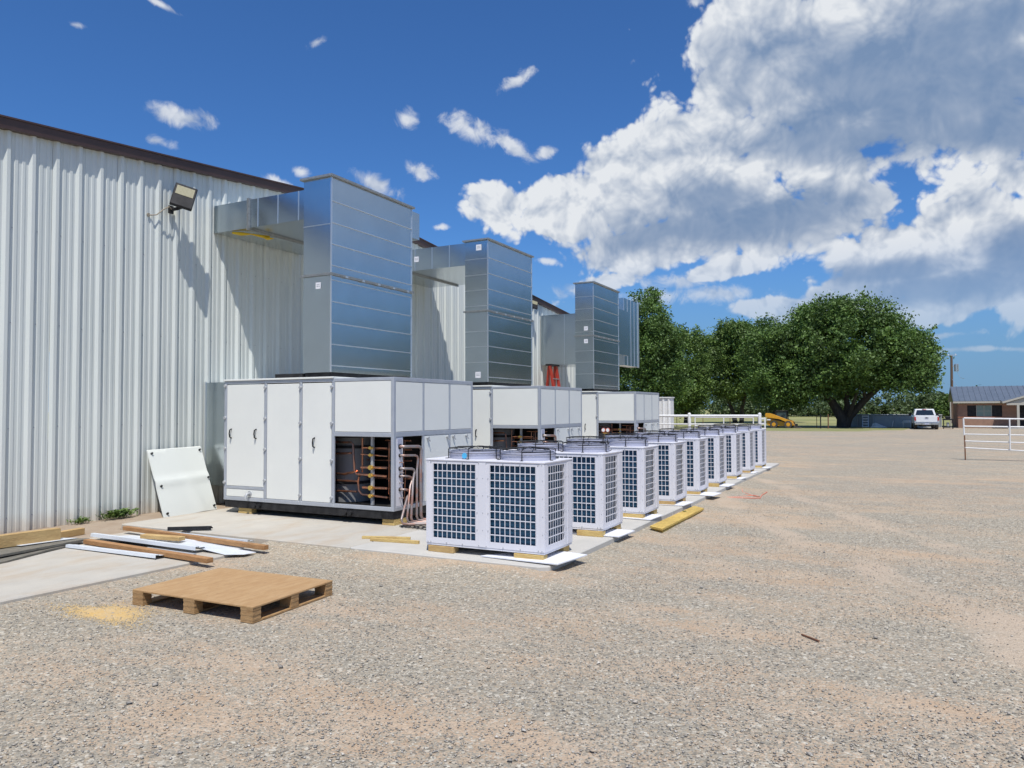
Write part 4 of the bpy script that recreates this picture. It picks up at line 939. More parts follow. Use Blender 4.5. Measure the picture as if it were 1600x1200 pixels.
for i, cx in enumerate(CX):
    for (dx, y0, wx, wy, txt, rz) in ((-.01,3.562,.12,.365,'front right',0),(-.012,4.73,.12,.36,'front left',0),(.60,3.57,.16,.14,'rear right',0),(.62,4.8,.13,.30,'rear left',0)):
        if i > 0 and txt == 'rear left': continue
        jx, jy = random.uniform(-.012,.012), random.uniform(-.015,.015)
        b = MB(); b.box(-wx/2,wx/2,-wy/2,wy/2,0,.073)
        o = b.build('wood_block', M_PINE if (i*3+int(y0)) % 4 else M_TIMBER, origin=(0,0,0), bevel=.004); o.location = (cx+dx+wx/2+jx, y0+wy/2+jy, .1005); o.rotation_euler = (0,0,random.uniform(-.04,.04))
        tag(o, f'pine block under the {txt} corner of the {ORD[i]} condensing unit from the camera', 'wood block', 'pine blocks under the condensing units')
    # thin white board lying beside and under each unit
    sx = random.uniform(-.06,.06); rz = random.uniform(-.10,.10)
    b = MB(); 
    if i == 0: b.add([(7.60,4.34,.106),(7.50,3.33,.118),(8.14,3.24,.118),(8.31,3.9,.106),(7.60,4.34,.118),(7.50,3.33,.130),(8.14,3.24,.130),(8.31,3.9,.118)], [(3,2,1,0),(4,5,6,7),(0,1,5,4),(1,2,6,5),(2,3,7,6),(3,0,4,7)])
    else:
        yb = (3.34,3.42,3.40,3.26,3.36,3.43,3.45,3.38)[i-1]
        cs = [(cx+.02+sx, yb+.85),(cx-.02+sx+rz*.5, yb),(cx+.55+sx+rz*.5, yb-.03),(cx+.62+sx, yb+.8)]
        b.add([(x,y,.108) for x,y in cs]+[(x,y,.120) for x,y in cs], [(3,2,1,0),(4,5,6,7),(0,1,5,4),(1,2,6,5),(2,3,7,6),(3,0,4,7)])
    o = b.build('white_board', M_FOAMSHEET, origin=(cx,3.5,.108)); tag(o, f'thin white board lying on the pad edge beside the {ORD[i]} condensing unit from the camera', 'board', 'white boards on the pad edge')
# blue tag and foil on the first unit
o = MB().cyl((4.615,1.25),.034,7.695,7.700,20,axis='x').build('round_tag', M_BLUETAG, origin=(7.702,4.615,1.216)); tag(o, 'round light blue sticker on the left fan of the nearest condensing unit', 'sticker')

# ------------------------------------------------------------------ things on the slab
def lumber(name, label, p0, p1, w, h, m, cat='board', group=None, bevel=.003):
    p0, p1 = Vector(p0), Vector(p1); mb = MB(); d = p1-p0
    mb.bar((0,0,h/2), (d.length,0,h/2), w, h)
    o = mb.build(name, m, bevel=bevel); o.location = p0
    o.rotation_euler = d.to_track_quat('X', 'Z').to_euler(); return tag(o, label, cat, group)
def trim_piece(name, label, p0, p1, w, h, m=M_TRIM):
    p0, p1 = Vector(p0), Vector(p1); L_ = (p1-p0).length
    prof = [(-w/2,0),(-w/2+.004,h),(-w*.12,h*.96),(-w*.10,h*.62),(w/2-.012,h*.5),(w/2,h*.12)]; t_ = .003
    mb = MB(); n = len(prof); K = 6; vs = []
    for s_ in range(K+1):
        x = L_*s_/K
        vs += [(x, y, z) for y, z in prof] + [(x, y*.97, max(z-t_, -.002)) for y, z in prof]
    fs = []
    for s_ in range(K):
        a, b = s_*2*n, (s_+1)*2*n
        for k in range(n-1): fs += [(a+k,a+k+1,b+k+1,b+k),(a+n+k,b+n+k,b+n+k+1,a+n+k+1)]
    mb.add(vs, fs); o = mb.build(name, m, smooth=False); o.location = p0; o.rotation_euler = (p1-p0).to_track_quat('X','Z').to_euler(); return tag(o, label, 'trim')
def thin_sheet(name, label, pts, th, m, cat='sheet', warp=.0):
    mb = MB(); n = len(pts)
    mb.add([p for p in pts]+[(p[0],p[1],p[2]+th) for p in pts], [tuple(range(n))[::-1], tuple(range(n,2*n))]+[(k,(k+1)%n,n+(k+1)%n,n+k) for k in range(n)])
    o = mb.build(name, m, origin=pts[0]); return tag(o, label, cat)
thin_sheet('grey_board', 'lower of two dark grey boards stacked at the left edge of the slab', [(4.4,9.15,.037),(5.15,9.28,.037),(5.75,9.50,.045),(6.25,9.66,.04),(6.2,10.1,.04),(4.4,10.2,.04)], .02, M_OSB, 'board')
thin_sheet('grey_board', 'upper of two dark grey boards, big timber resting on it', [(4.4,9.33,.085),(5.2,9.46,.08),(6.42,9.68,.065),(6.25,10.25,.06),(4.4,10.4,.06)], .028, M_OSB, 'board')
thin_sheet('white_sheet_scrap', 'white scrap sheet lying on the dark boards under the timber', [(5.6,9.8,.115),(6.33,9.80,.10),(6.25,9.98,.098),(5.6,10.0,.11)], .004, M_TRIM, 'sheet')
lumber('timber_beam', 'thick yellow timber beam lying on the dark boards by the wall', (4.35,9.98,.118), (6.15,9.92,.10), .10, .155, M_TIMBER, 'timber')
lumber('timber_block', 'short yellow timber offcut behind the end of the thick beam', (6.15,10.35,.035), (6.82,10.45,.035), .10, .09, M_TIMBER, 'timber')
trim_piece('white_trim', 'front white metal trim piece at the camera side of the scrap pile', (6.10,9.58,.045), (6.10,7.86,.055), .14, .035)
lumber('wood_stud', 'brown wooden stud nearest the camera in the scrap pile, end over gravel', (6.34,9.62,.045), (6.13,7.06,.055), .09, .055, M_STUD, 'stud')
trim_piece('white_trim', 'middle long white metal trim piece in the scrap pile', (6.62,9.85,.085), (6.58,7.75,.075), .15, .045)
lumber('wood_stud', 'long brown wooden stud at the back of the scrap pile, crossing onto the gravel', (7.13,9.95,.085), (6.93,7.0,.075), .075, .055, M_STUD, 'stud')
trim_piece('white_trim', 'rear white metal trim piece behind the long brown stud', (7.36,10.05,.05), (7.12,7.46,.10), .11, .035)
lumber('wood_offcut', 'short wooden offcut lying on white flashing in the pile', (6.74,9.03,.10), (6.80,8.35,.105), .11, .05, M_TIMBER, 'offcut')
trim_piece('black_angle', 'short dark metal angle lying behind the scrap pile', (7.28,9.22,.11), (7.60,8.72,.115), .09, .05, M_BLACK)
thin_sheet('white_flashing', 'crumpled pale blue white flashing in the middle of the scrap pile', [(6.68,9.75,.06),(6.62,9.2,.09),(6.70,8.4,.075),(6.78,7.40,.06),(7.0,7.45,.05),(6.98,8.5,.085),(6.92,9.6,.06)], .006, M_TRIM, 'flashing')
thin_sheet('white_flashing', 'bent strip of white flashing sticking out toward the gravel', [(6.62,7.9,.085),(6.60,7.35,.04),(6.72,7.15,.04),(6.86,7.10,.045),(6.82,7.9,.09)], .006, M_TRIM, 'flashing')
thin_sheet('grey_flashing', 'flat dull grey metal strip under the white trims', [(6.36,8.62,.04),(6.30,7.72,.04),(6.48,7.70,.042),(6.52,8.64,.042)], .005, M_GREY, 'flashing')
thin_sheet('black_sheet', 'black plastic sheet showing under the scrap pile', [(6.42,9.35,.037),(6.40,8.66,.037),(6.56,8.64,.037),(6.62,9.35,.037)], .006, M_BLACK, 'sheet')
lumber('wood_stick', 'rear of two thin pine sticks lying on the pad', (7.99,6.36,.1), (8.20,5.74,.1), .04, .035, M_PINE, 'stick')
lumber('wood_stick', 'front of two thin pine sticks lying on the pad', (7.90,6.15,.1), (7.99,5.46,.1), .045, .04, M_PINE, 'stick')
# wire grate on the pad
g = MB(); gp = [(8.99,6.48),(8.86,5.75),(9.30,5.72),(9.40,6.45)]
def g3(u, v): 
    a = Vector(gp[0]).lerp(Vector(gp[1]), u); b = Vector(gp[3]).lerp(Vector(gp[2]), u); p = a.lerp(b, v); return (p.x, p.y, .118)
g.tube([g3(0,0),g3(1,0),g3(1,1),g3(0,1)], .008, 6, closed=True); g.tube([g3(0,.25),g3(1,.25)], .006, 6)
for k in range(1,9): g.tube([g3(k/9,0),g3(k/9,1)], .005, 5)
tag(g.build('wire_rack', M_BLACK, origin=(9,6.1,.118)), 'flat black wire rack lying on the pad below the copper outlet pipes', 'rack')
# white panel leaning on the wall
t = thing('leaning_panel', 'creased white cabinet panel leaning against the ribbed wall', 'panel', (9.0, 10.85, .035))
A_, B_, C_, D_ = Vector((8.43,10.78,.035)), Vector((9.60,10.89,.035)), Vector((9.70,11.44,1.13)), Vector((8.60,11.44,1.11))
vs = []; K = 20
for i in range(K+1):
    for j in range(K+1):
        u, v = i/K, j/K; p = A_.lerp(B_,u).lerp(D_.lerp(C_,u),v)
        cr = .022*math.exp(-((v-.50-.03*u)/.05)**2)+.016*math.exp(-((u-.60+.25*(v-.5))/.10)**2)*(1 if v < .5 else .35)
        p = p + Vector((0,-.9,.45))*cr; vs.append(p)
n_ = len(vs); vs2 = vs + [p+Vector((0,.03,.012)) for p in vs]; fs = []
for i in range(K):
    for j in range(K):
        q = i*(K+1)+j; fs += [(q,q+K+1,q+K+2,q+1),(n_+q,n_+q+1,n_+q+K+2,n_+q+K+1)]
def rim(seq): 
    for a, b in zip(seq[:-1], seq[1:]): fs.append((a,b,b+n_,a+n_))
rim([j for j in range(K+1)]); rim([K*(K+1)+j for j in range(K+1)]); rim([i*(K+1) for i in range(K+1)]); rim([i*(K+1)+K for i in range(K+1)])
mb = MB(); mb.add([v-Vector(t.location) for v in vs2], fs); mb.build('panel_sheet', mat('glossy_white_sheet', (0.62,0.64,0.60), 0.30), t, smooth=True)
for u, v in ((.05,.95),(.95,.95),(.07,.45),(.97,.50),(.06,.05),(.95,.06)):
    p = A_.lerp(B_,u).lerp(D_.lerp(C_,u),v) - Vector(t.location)
    k = MB(); nn = Vector((0,-.9,.45)); k.tube([p, p+nn*.035], .018, 10); k.build('corner_knob', M_BLACK, t)
# weeds at the wall
def weed(cx, cy, w, h, n, label, sd_):
    rr = np.random.default_rng(sd_); vs = []; fs = []; rd = []
    for k in range(n):
        bx, by = cx+rr.normal(0,w*.42), cy-abs(rr.normal(0,.035)); a = rr.random()*6.28; L_ = h*(.4+.8*rr.random()); q = len(vs)
        dx, dy = math.cos(a), math.sin(a); px_, py_ = -dy*.012, dx*.012; z0 = .03+rr.random()*h*.55
        vs += [(bx,by,z0),(bx+dx*L_*.4+px_,by+dy*L_*.4+py_,z0+L_*.5),(bx+dx*L_*.8,by+dy*L_*.8,z0+L_*.55),(bx+dx*L_*.4-px_,by+dy*L_*.4-py_,z0+L_*.42)]; fs.append((q,q+1,q+2,q+3)); rd.append(rr.random())
    me = bpy.data.meshes.new('weed'); me.from_pydata([(v[0]-cx,v[1]-cy,v[2]-.03) for v in vs],[],fs); me.materials.append(M_LEAF2)
    a_ = me.attributes.new('rnd','FLOAT','FACE'); a_.data.foreach_set('value', rd)
    o = bpy.data.objects.new('weed', me); COL.objects.link(o); o.location = (cx,cy,.03); tag(o, label, 'weed', 'weeds at the foot of the wall')
weed(7.42, 11.46, .16, .10, 90, 'small sparse pale weed at the wall foot, left of the dense one', 3)
weed(8.05, 11.44, .30, .15, 320, 'low dense dark green weed at the wall foot', 4)
weed(12.6, 3.30, .10, .06, 40, 'tiny weed in the gravel beside the yellow board', 5)

# ------------------------------------------------------------------ pallet
t = thing('wooden_pallet', 'plywood topped wooden pallet lying on the gravel in front', 'pallet', (0,0,0))
PX = [Vector((4.652,6.374,0)), Vector((5.707,6.411,0)), Vector((5.77,4.951,0)), Vector((4.69,4.885,0))]  # fl, bl, br, fr
def pp(u, v, z): # u along front->back, v left->right
    p = PX[0].lerp(PX[1],u).lerp(PX[3].lerp(PX[2],u),v); return (p.x,p.y,z)
def pbox(u0,u1,v0,v1,z0,z1): 
    mb = MB(); b = [pp(u0,v0,z0),pp(u0,v1,z0),pp(u1,v1,z0),pp(u1,v0,z0)]; mb.hexa(b,[(p[0],p[1],z1) for p in b]); return mb
def pobj(mb, nm, m, bev=.002):
    return mb.build(nm, m, t, bevel=bev)
pobj(pbox(0,1,0,1,.126,.142), 'plywood_top', M_PLY)
for iv, v in enumerate((0,.445,.905)):
    for u in (0,.45,.905):
        # block pressed from layers
        b = MB()
        for k in range(5):
            j = .003 if k % 2 else 0; q = pbox(u+j*.5,u+.095-j*.5,v+j*.5,v+.093-j*.5,.020+.021*k,.0405+.021*k); b.add(q.v,q.f)
        pobj(b, 'spacer_block', M_PALLET, .001)
    pobj(pbox(0,1,v,v+.093,.002,.018), 'bottom_board', M_PALLET)
# ochre sawdust patch
def patch(name, cx, cy, rx, ry, m, seed, label, h=.012):
    rr = random.Random(seed); n = 40; vs = [(cx,cy,h)]
    for ring_, (s_, z) in enumerate(((.5,h*.7),(.85,h*.3),(1.0,-.003))):
        for k in range(n):
            a = 2*math.pi*k/n; w = 1+.18*math.sin(3*a+seed)+.12*math.sin(7*a)+rr.uniform(-.12,.12)
            vs.append((cx+rx*s_*w*math.cos(a), cy+ry*s_*w*math.sin(a), z))
    fs = [(0,1+k,1+(k+1)%n) for k in range(n)]
    for g_ in range(2):
        for k in range(n): fs.append((1+g_*n+k,1+(g_+1)*n+k,1+(g_+1)*n+(k+1)%n,1+g_*n+(k+1)%n))
    mb = MB(); mb.add(vs,fs); o = mb.build(name, m, smooth=True, origin=(cx,cy,0)); o['kind'] = 'stuff'; 
    if label: o['label'] = label
    return o
def spill(name, cx, cy, rx, ry, seed, n, label):
    rr = np.random.default_rng(seed); rad = np.abs(rr.normal(0,.52,n)); a = rr.random(n)*6.283
    lob = 1+.25*np.sin(3*a+seed)+.15*np.sin(5*a)
    x = cx+rx*rad*lob*np.cos(a)+rr.normal(0,rx*.06,n); y = cy+ry*rad*lob*np.sin(a)+rr.normal(0,ry*.08,n)
    s = .0025+.006*rr.random(n)**2
    base = np.array([(1,0,0),(0,1,0),(-1,0,0),(0,-1,0),(0,0,.8)])
    fs = np.array([(0,1,4),(1,2,4),(2,3,4),(3,0,4)])
    V = base[None]*s[:,None,None]*(.7+.6*rr.random((n,5,1))); V[:,:,0] += x[:,None]; V[:,:,1] += y[:,None]
    V = V.reshape(-1,3); F = (fs[None]+5*np.arange(n)[:,None,None]).reshape(-1,3)
    me = bpy.data.meshes.new(name); me.from_pydata(V.tolist(),[],F.tolist()); me.materials.append(M_SAND)
    o = bpy.data.objects.new(name, me); COL.objects.link(o); o['kind'] = 'stuff'; o['label'] = label
spill('sawdust', 4.36, 6.30, .22, .46, 2, 15000, 'ochre sawdust spilled on the gravel beside the pallet')
spill('sawdust', 18.1, 3.0, .8, .22, 5, 9000, 'orange dust spilled beside the pad far down the row')

# yellow board beside the pad
t = thing('yellow_board', 'long yellow painted wooden plank lying on gravel along the pad edge', 'plank', (0,0,0))
mb = MB(); mb.hexa([(10.85,3.30,.012),(10.68,3.09,.012),(13.15,3.11,.012),(13.35,3.30,.012)],[(10.85,3.30,.037),(10.68,3.09,.037),(13.15,3.11,.037),(13.35,3.30,.037)]); mb.build('lower_board', M_YELLOW_WOOD, t, bevel=.003)
mb = MB(); mb.hexa([(10.80,3.315,.052),(10.62,3.08,.052),(13.22,3.09,.04),(13.45,3.32,.04)],[(10.80,3.315,.085),(10.62,3.08,.085),(13.22,3.09,.073),(13.45,3.32,.073)]); mb.build('upper_board', M_YELLOW_WOOD, t, bevel=.003)
cd = MB(); cd.tube([(18.2,3.33,.01),(17.2,3.18,.012),(16.6,3.05,.012),(16.0,2.72,.012),(15.9,2.6,.02),(16.1,2.75,.015),(15.8,2.95,.01),(15.55,3.2,.012),(15.5,3.1,.012),(15.6,2.7,.012),(15.7,2.55,.012),(16.2,2.6,.012),(16.9,2.6,.012)], .009, 6)
tag(cd.build('orange_cord', M_CORD, smooth=True, origin=(16,2.8,0)), 'thin orange cord tangled on the gravel beyond the yellow plank', 'cord')
rg = MB(); rg.bar((6.42,.74,.008),(6.29,.60,.01),.014,.01); tag(rg.build('wood_splinter', M_RUST, origin=(6.35,.67,0)), 'small reddish brown stick lying alone on the gravel', 'stick')

# red ladder between the middle cabinet and the wall
t = thing('red_ladder', 'red fibreglass step ladder standing by the wall beyond the middle air handler', 'ladder', (24.0, 10.6, 0))
for (x0, y0, x1, y1, nm) in ((.5,0,.12,.35,'rail'),(1.0,0,.62,.35,'rail'),(.55,.9,.18,.42,'rear_rail'),(1.35,.9,.70,.42,'rear_rail')):
    mb = MB(); mb.bar((x0,y0,.03),(x1,y1,3.32),.16,.05,(0,1,0)); mb.build(nm, M_RED, t)
for k in range(10):
    f_ = k/10; z = .3+f_*2.85
    mb = MB(); mb.bar((.5-.38*z/3.32,.35*z/3.32,z),(1.0-.38*z/3.32,.35*z/3.32,z),.09,.03); mb.build('step', M_GSEAM, t)
mb = MB(); mb.box(.05,.78,.28,.5,3.32,3.38); mb.build('ladder_top', M_BLACK, t)

# ------------------------------------------------------------------ fence, gate, shed
t = thing('pipe_fence', 'white pipe fence behind the row of condensing units', 'fence', (26, 4.2, 0))
for y in (0, 2.34, 4.7):
    mb = MB(); mb.cyl((0,y),.055,0,1.62,14); mb.add([], []); mb.build('fence_post', M_PIPEWHITE, t, smooth=True)
    c_ = MB(); c_.cyl((0,y),.055,1.62,1.655,14,r1=.02); c_.build('post_cap', M_PIPEWHITE, t, smooth=True)
mb = MB(); mb.tube([(0,-.0,1.545),(0,5.9,1.545)], .045, 12); mb.build('top_rail', M_PIPEWHITE, t, smooth=True)
for z, r_ in ((1.26,.022),(.9,.022),(.5,.022)):
    mb = MB(); mb.tube([(0.0,0,z),(0.0,5.9,z)], r_, 8); mb.build('rail', M_PIPEWHITE, t, smooth=True)
t = thing('pipe_gate', 'low white pipe gate seen through the white fence', 'gate', (29.5, 5.0, 0))
for z in (1.45,1.12,.8,.45,.12):
    mb = MB(); mb.tube([(0,0,z),(0,2.2,z)], .02, 8); mb.build('rail', M_PIPEWHITE, t, smooth=True)
for y in (0,1.1,2.2):
    mb = MB(); mb.tube([(0.0,y,.12),(0.0,y,1.45)], .022, 8); mb.build('upright', M_PIPEWHITE, t, smooth=True)
t = thing('fence_end_frame', 'narrow white ladder-like frame at the end post of the fence', 'fence panel', (25.6, 3.97, 0))
for y in (0,.145):
    mb = MB(); mb.box(-.02,.02,y-.02,y+.02,0,1.5); mb.build('upright', M_PIPEWHITE, t)
for k in range(9):
    mb = MB(); mb.box(-.015,.015,.021,.124,.12+k*.165,.17+k*.165); mb.build('crosspiece', M_PIPEWHITE, t)
t = thing('pipe_gate', 'white five-rail pipe gate with rusty leg at the right edge', 'gate', (30.3, -1.88, 0))
for z, z2 in ((1.436,1.40),(1.155,1.14),(.885,.87),(.650,.61),(.42,.325)):
    mb = MB(); mb.tube([(0,0,z),(-.1,-1.75,z2+(z-z2)*.3),(-.3,-4.6,z2)], .028 if z > 1.1 else .02, 10); mb.build('rail', M_PIPEWHITE, t, smooth=True)
mb = MB(); mb.tube([(0,.0,.85),(0,.012,1.436)], .026, 10); mb.build('end_upright', M_PIPEWHITE, t, smooth=True)
mb = MB(); mb.tube([(0,-.02,0),(0,-.01,.85)], .022, 10); mb.build('gate_leg', M_RUST, t, smooth=True)
for yy in (-1.31,-3.0,-4.4):
    mb = MB(); mb.tube([(-.08 + yy*.04,yy,.37+(yy+1.3)*.03),(-.08+ yy*.04,yy,1.41)], .022, 10); mb.build('upright', M_PIPEWHITE, t, smooth=True)
t = thing('ribbed_shed', 'small white ribbed metal shed peeking past the farthest air handler', 'shed', (28, 7.72, 0))
mb = MB(); mb.box(.03,.45,.03,3.0,0,2.2); mb.build('shed_body', M_PIPEWHITE, t)
for k in range(14):
    mb = MB(); mb.prism([(.0,.09+k*.21),(.03,.06+k*.21),(.03,.16+k*.21),(.0,.13+k*.21)][0:4] if False else [(.0,.09+k*.21),(.0,.13+k*.21),(.029,.16+k*.21),(.029,.06+k*.21)], 'z', 0, 2.2); mb.build('rib', M_PIPEWHITE, t)
mb = MB(); mb.box(-.02,.48,-.0,3.05,2.202,2.24); mb.build('shed_roof', M_PIPEWHITE, t)

# ------------------------------------------------------------------ far yard
for k, (x, y, m, lb) in enumerate(((72,6.446,M_BLACK,'dark steel fence post standing left of the brown one near the big tree'),(72,5.82,M_RUST,'brown wooden fence post just left of the big tree trunk'))):
    mb = MB(); mb.cyl((x,y),.05,0,1.22,8); mb.cyl((x,y),.05,1.22,1.26,8,r1=.01); mb.box(x-.06,x+.06,y-.012,y+.012,.3,.34)
    tag(mb.build('fence_post', m, origin=(x,y,0)), lb, 'fence post')
t = thing('field_fence', 'low wire fence crossing the grass behind the loader', 'fence', (74.5, 0, 0))
for y in (7.0,9.6,12.2,14.8,17.4,20):
    mb = MB(); mb.cyl((0,y),.03,0,1.15,6); mb.build('fence_post', M_RUST, t)
for z in (.35,.7,1.08):
    mb = MB(); mb.tube([(0.035,5.4,z),(0.035,21,z)], .008, 4); mb.build('fence_wire', M_GREY, t)

# skid-steer loader, side view facing right (towards -y)
t = thing('skid_steer_loader', 'yellow skid-steer loader with black cab parked on the grass', 'loader', (73, 9.75, 0))
def Y(mb, nm, m, par=None, **k): return mb.build(nm, m, par or t, **k)
b = MB(); b.prism([(1.35,.34),(1.38,.75),(1.30,.98),(.70,.98),(.25,.72),(-.75,.62),(-1.0,.30),(-.9,.18),(1.1,.18)], 'x', -.45, .45); Y(b, 'body', M_SKYEL, bevel=.02)
for s in (-1,1):
    a = MB(); x0, x1 = (.62*s-.07, .62*s+.07)
    a.prism([(1.45,1.22),(1.42,.98),(1.05,.92),(.2,.80),(-.95,.30),(-1.18,.10),(-1.02,.36),(-.85,.62),(.35,1.10),(1.0,1.33),(1.40,1.36)], 'x', x0, x1); Y(a, 'lift_arm', M_SKYEL, bevel=.01)
    for y in (.70,-.55):
        w = MB(); w.cyl((y,.33),.33,.63*s-.11,.63*s+.11,22,axis='x'); wo = Y(w, 'wheel', M_RUBBER, smooth=True)
        h = MB(); h.cyl((y,.33),.17,.63*s-.12,.63*s+.12,16,axis='x'); Y(h, 'wheel_rim', M_SKYEL, wo)
for s in (-1,1):
    for (p0, p1) in (((.45*s,.62,.95),(.45*s,.50,1.50)),((.45*s,-.42,.60),(.45*s,-.38,1.50)),((.45*s,.50,1.50),(.45*s,-.38,1.50))):
        c_ = MB(); c_.bar(p0,p1,.07,.07,(1,0,0)); Y(c_, 'cab_post', M_BLACK)
    gl = MB(); gl.prism([(.54,.98),(.45,1.45),(-.34,1.45),(-.36,.75)], 'x', .43*s-.004, .43*s+.004); Y(gl, 'side_glass', mat('tinted_glass', (0.05,0.08,0.08), 0.15), t)
rf_ = MB(); rf_.box(-.5,.5,-.46,.56,1.535,1.60); Y(rf_, 'cab_roof', M_BLACK, bevel=.02)
se = MB(); se.box(-.25,.25,.1,.35,.72,1.25); se.box(-.25,.25,-.2,.1,.66,.8); Y(se, 'seat', M_BLACK)
bk = MB(); bk.prism([(-1.05,.02),(-1.12,.38),(-1.2,.36),(-1.16,.10),(-1.62,.04),(-1.62,.0)], 'x', -.8, .8); Y(bk, 'bucket', M_RUBBER)
ex = MB(); ex.cyl((0.0,1.2),.05,1.0,1.35,8); Y(ex, 'exhaust', M_BLACK)
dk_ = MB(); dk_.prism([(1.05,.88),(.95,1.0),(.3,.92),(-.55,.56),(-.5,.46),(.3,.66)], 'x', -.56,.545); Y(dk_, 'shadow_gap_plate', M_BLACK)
dc = MB(); dc.box(-.70,-.692,.98,1.3,.70,.80); Y(dc, 'side_stripe', M_STICK)

# above-ground pool
t = thing('above_ground_pool', 'long grey above-ground pool behind the white pickup', 'pool', (80.3, 0.7, 0))
def oval(r_, z, n=56): return [(2.2*r_*math.cos(2*math.pi*k/n), 3.9*r_*math.sin(2*math.pi*k/n)*(1 if r_ <= 1 else 1.0), z) for k in range(n)]
mb = MB(); mb.add(oval(1,0)+oval(1,1.10), [(k,(k+1)%56,56+(k+1)%56,56+k) for k in range(56)]); mb.build('pool_wall', M_POOL, t, smooth=True)
mb = MB(); mb.tube(oval(1.01,1.12), .07, 6, closed=True); mb.build('pool_rim', M_POOLRIM, t, smooth=True)
mb = MB(); mb.add(oval(.98,.95), [tuple(range(56))]); mb.build('pool_water', M_WATER, t)
for k in range(0,56,4):
    p = oval(1.015,0)[k]; mb = MB(); mb.box(p[0]-.04,p[0]+.04,p[1]-.05,p[1]+.05,0,1.08); mb.build('pool_upright', M_POOLRIM, t)
t = thing('pool_ladder', 'white plastic step ladder against the grey pool wall', 'ladder', (77.4, 3.05, 0))
for y in (-.24,.24):
    mb = MB(); mb.bar((-.3,y,0),(.1,y,1.2),.05,.05,(0,1,0)); mb.build('rail', M_GSEAM, t)
for k in range(5):
    mb = MB(); f_ = .04+k*.24; mb.box(-.42+f_*.33,-.16+f_*.33,-.27,.27,f_,f_+.07); mb.build('step', M_PIPEWHITE, t)
mb = MB(); rr = random.Random(3)
vs = []; n = 18
for j, (s_, z) in enumerate(((1,0),(.8,.13),(.45,.27),(.15,.36))):
    for k in range(n): a = 2*math.pi*k/n; w = 1+rr.uniform(-.22,.22); vs.append((.35*s_*w*math.cos(a), .62*s_*w*math.sin(a)+.1*j, z*(1+rr.uniform(-.3,.3))))
fs = [(j*n+k, j*n+(k+1)%n, (j+1)*n+(k+1)%n, (j+1)*n+k) for j in range(3) for k in range(n)]+[tuple(3*n+k for k in range(n))]
mb.add(vs,fs); o = mb.build('crumpled_pool_cover', M_PIPEWHITE); o.location = (77.2,1.95,0); tag(o, 'crumpled white pool cover heaped on the ground before the pool', 'cover')
mb = MB(); mb.bar((77.3,.87,0),(77.45,.75,.62),.05,.05); tag(mb.build('white_post', M_PIPEWHITE, origin=(77.3,.87,0)), 'short white stake leaning on the grey pool wall', 'stake')
mb = MB(); mb.add([(.3*math.cos(a*.52)-.0, .45*math.sin(a*.52), 0) for a in range(12)]+[(.2*math.cos(a*.52), .3*math.sin(a*.52), .22) for a in range(12)], [(k,(k+1)%12,12+(k+1)%12,12+k) for k in range(12)]+[tuple(range(12,24))])
for p in ((-.2,-.3),(-.2,.3)): mb.box(p[0]-.02,p[0]+.02,p[1]-.02,p[1]+.02,-.45,0)
o = mb.build('pool_pump_cover', M_PIPEWHITE); o.location = (77.2,-.35,.45); tag(o, 'white lidded pool filter on short legs left of the pickup', 'pool filter')

# pickup truck, seen from behind
t = thing('pickup_truck', 'white pickup truck seen from behind, parked before the pool', 'pickup truck', (71.3, -1.78, 0), rz=R(2.5))
def T_(mb, nm, m, par=None, **k): return mb.build(nm, m, par or t, **k)
w = .90
b = MB()
b.prism([(-w,.52),(-w,1.02),(-w+.05,1.13),(-w+.12,1.14),(-w+.12,.85),(w-.12,.85),(w-.12,1.14),(w-.05,1.13),(w,1.02),(w,.52)], 'x', .06, 1.98); T_(b, 'truck_bed', M_TRUCK, bevel=.02)
b = MB(); b.prism([(-w,.45),(-w,1.05),(-w+.07,1.14),(w-.07,1.14),(w,1.05),(w,.45)], 'x', 2.0, 5.3); T_(b, 'truck_body', M_TRUCK, bevel=.03)
c_ = MB(); 
lo = [(2.03,-w+.05,1.142),(4.35,-w+.05,1.142),(4.35,w-.05,1.142),(2.03,w-.05,1.142)]; hi = [(2.2,-w+.2,1.70),(3.6,-w+.2,1.70),(3.6,w-.2,1.70),(2.2,w-.2,1.70)]
c_.hexa(lo, hi); T_(c_, 'cab', M_TRUCK, bevel=.05)
gl = MB(); gl.add([(2.035,-.70,1.18),(2.035,.70,1.18),(2.17,.58,1.60),(2.17,-.58,1.60),(2.015,-.70,1.18),(2.015,.70,1.18),(2.15,.58,1.60),(2.15,-.58,1.60)], [(4,5,6,7),(0,1,5,4),(1,2,6,5),(2,3,7,6),(3,0,4,7)]); T_(gl, 'rear_window', M_GLASS)
bl = MB(); bl.box(2.12,2.18,-.14,.14,1.625,1.665); T_(bl, 'brake_light', M_TAIL)
tg = MB(); tg.box(.0,.055,-w+.13,w-.13,.62,1.12); T_(tg, 'tailgate', M_TRUCK, bevel=.015)
hd = MB(); hd.box(-.012,-.001,-.13,.13,.86,.93); T_(hd, 'tailgate_handle_recess', M_SHROUD)
em = MB(); em.prism([(-.13,.945),(-.05,.945),(-.045,.925),(.045,.925),(.05,.945),(.13,.945),(.13,.985),(.05,.985),(.045,1.005),(-.045,1.005),(-.05,.985),(-.13,.985)], 'x', -.014,-.001); T_(em, 'tailgate_emblem', M_BLACK)
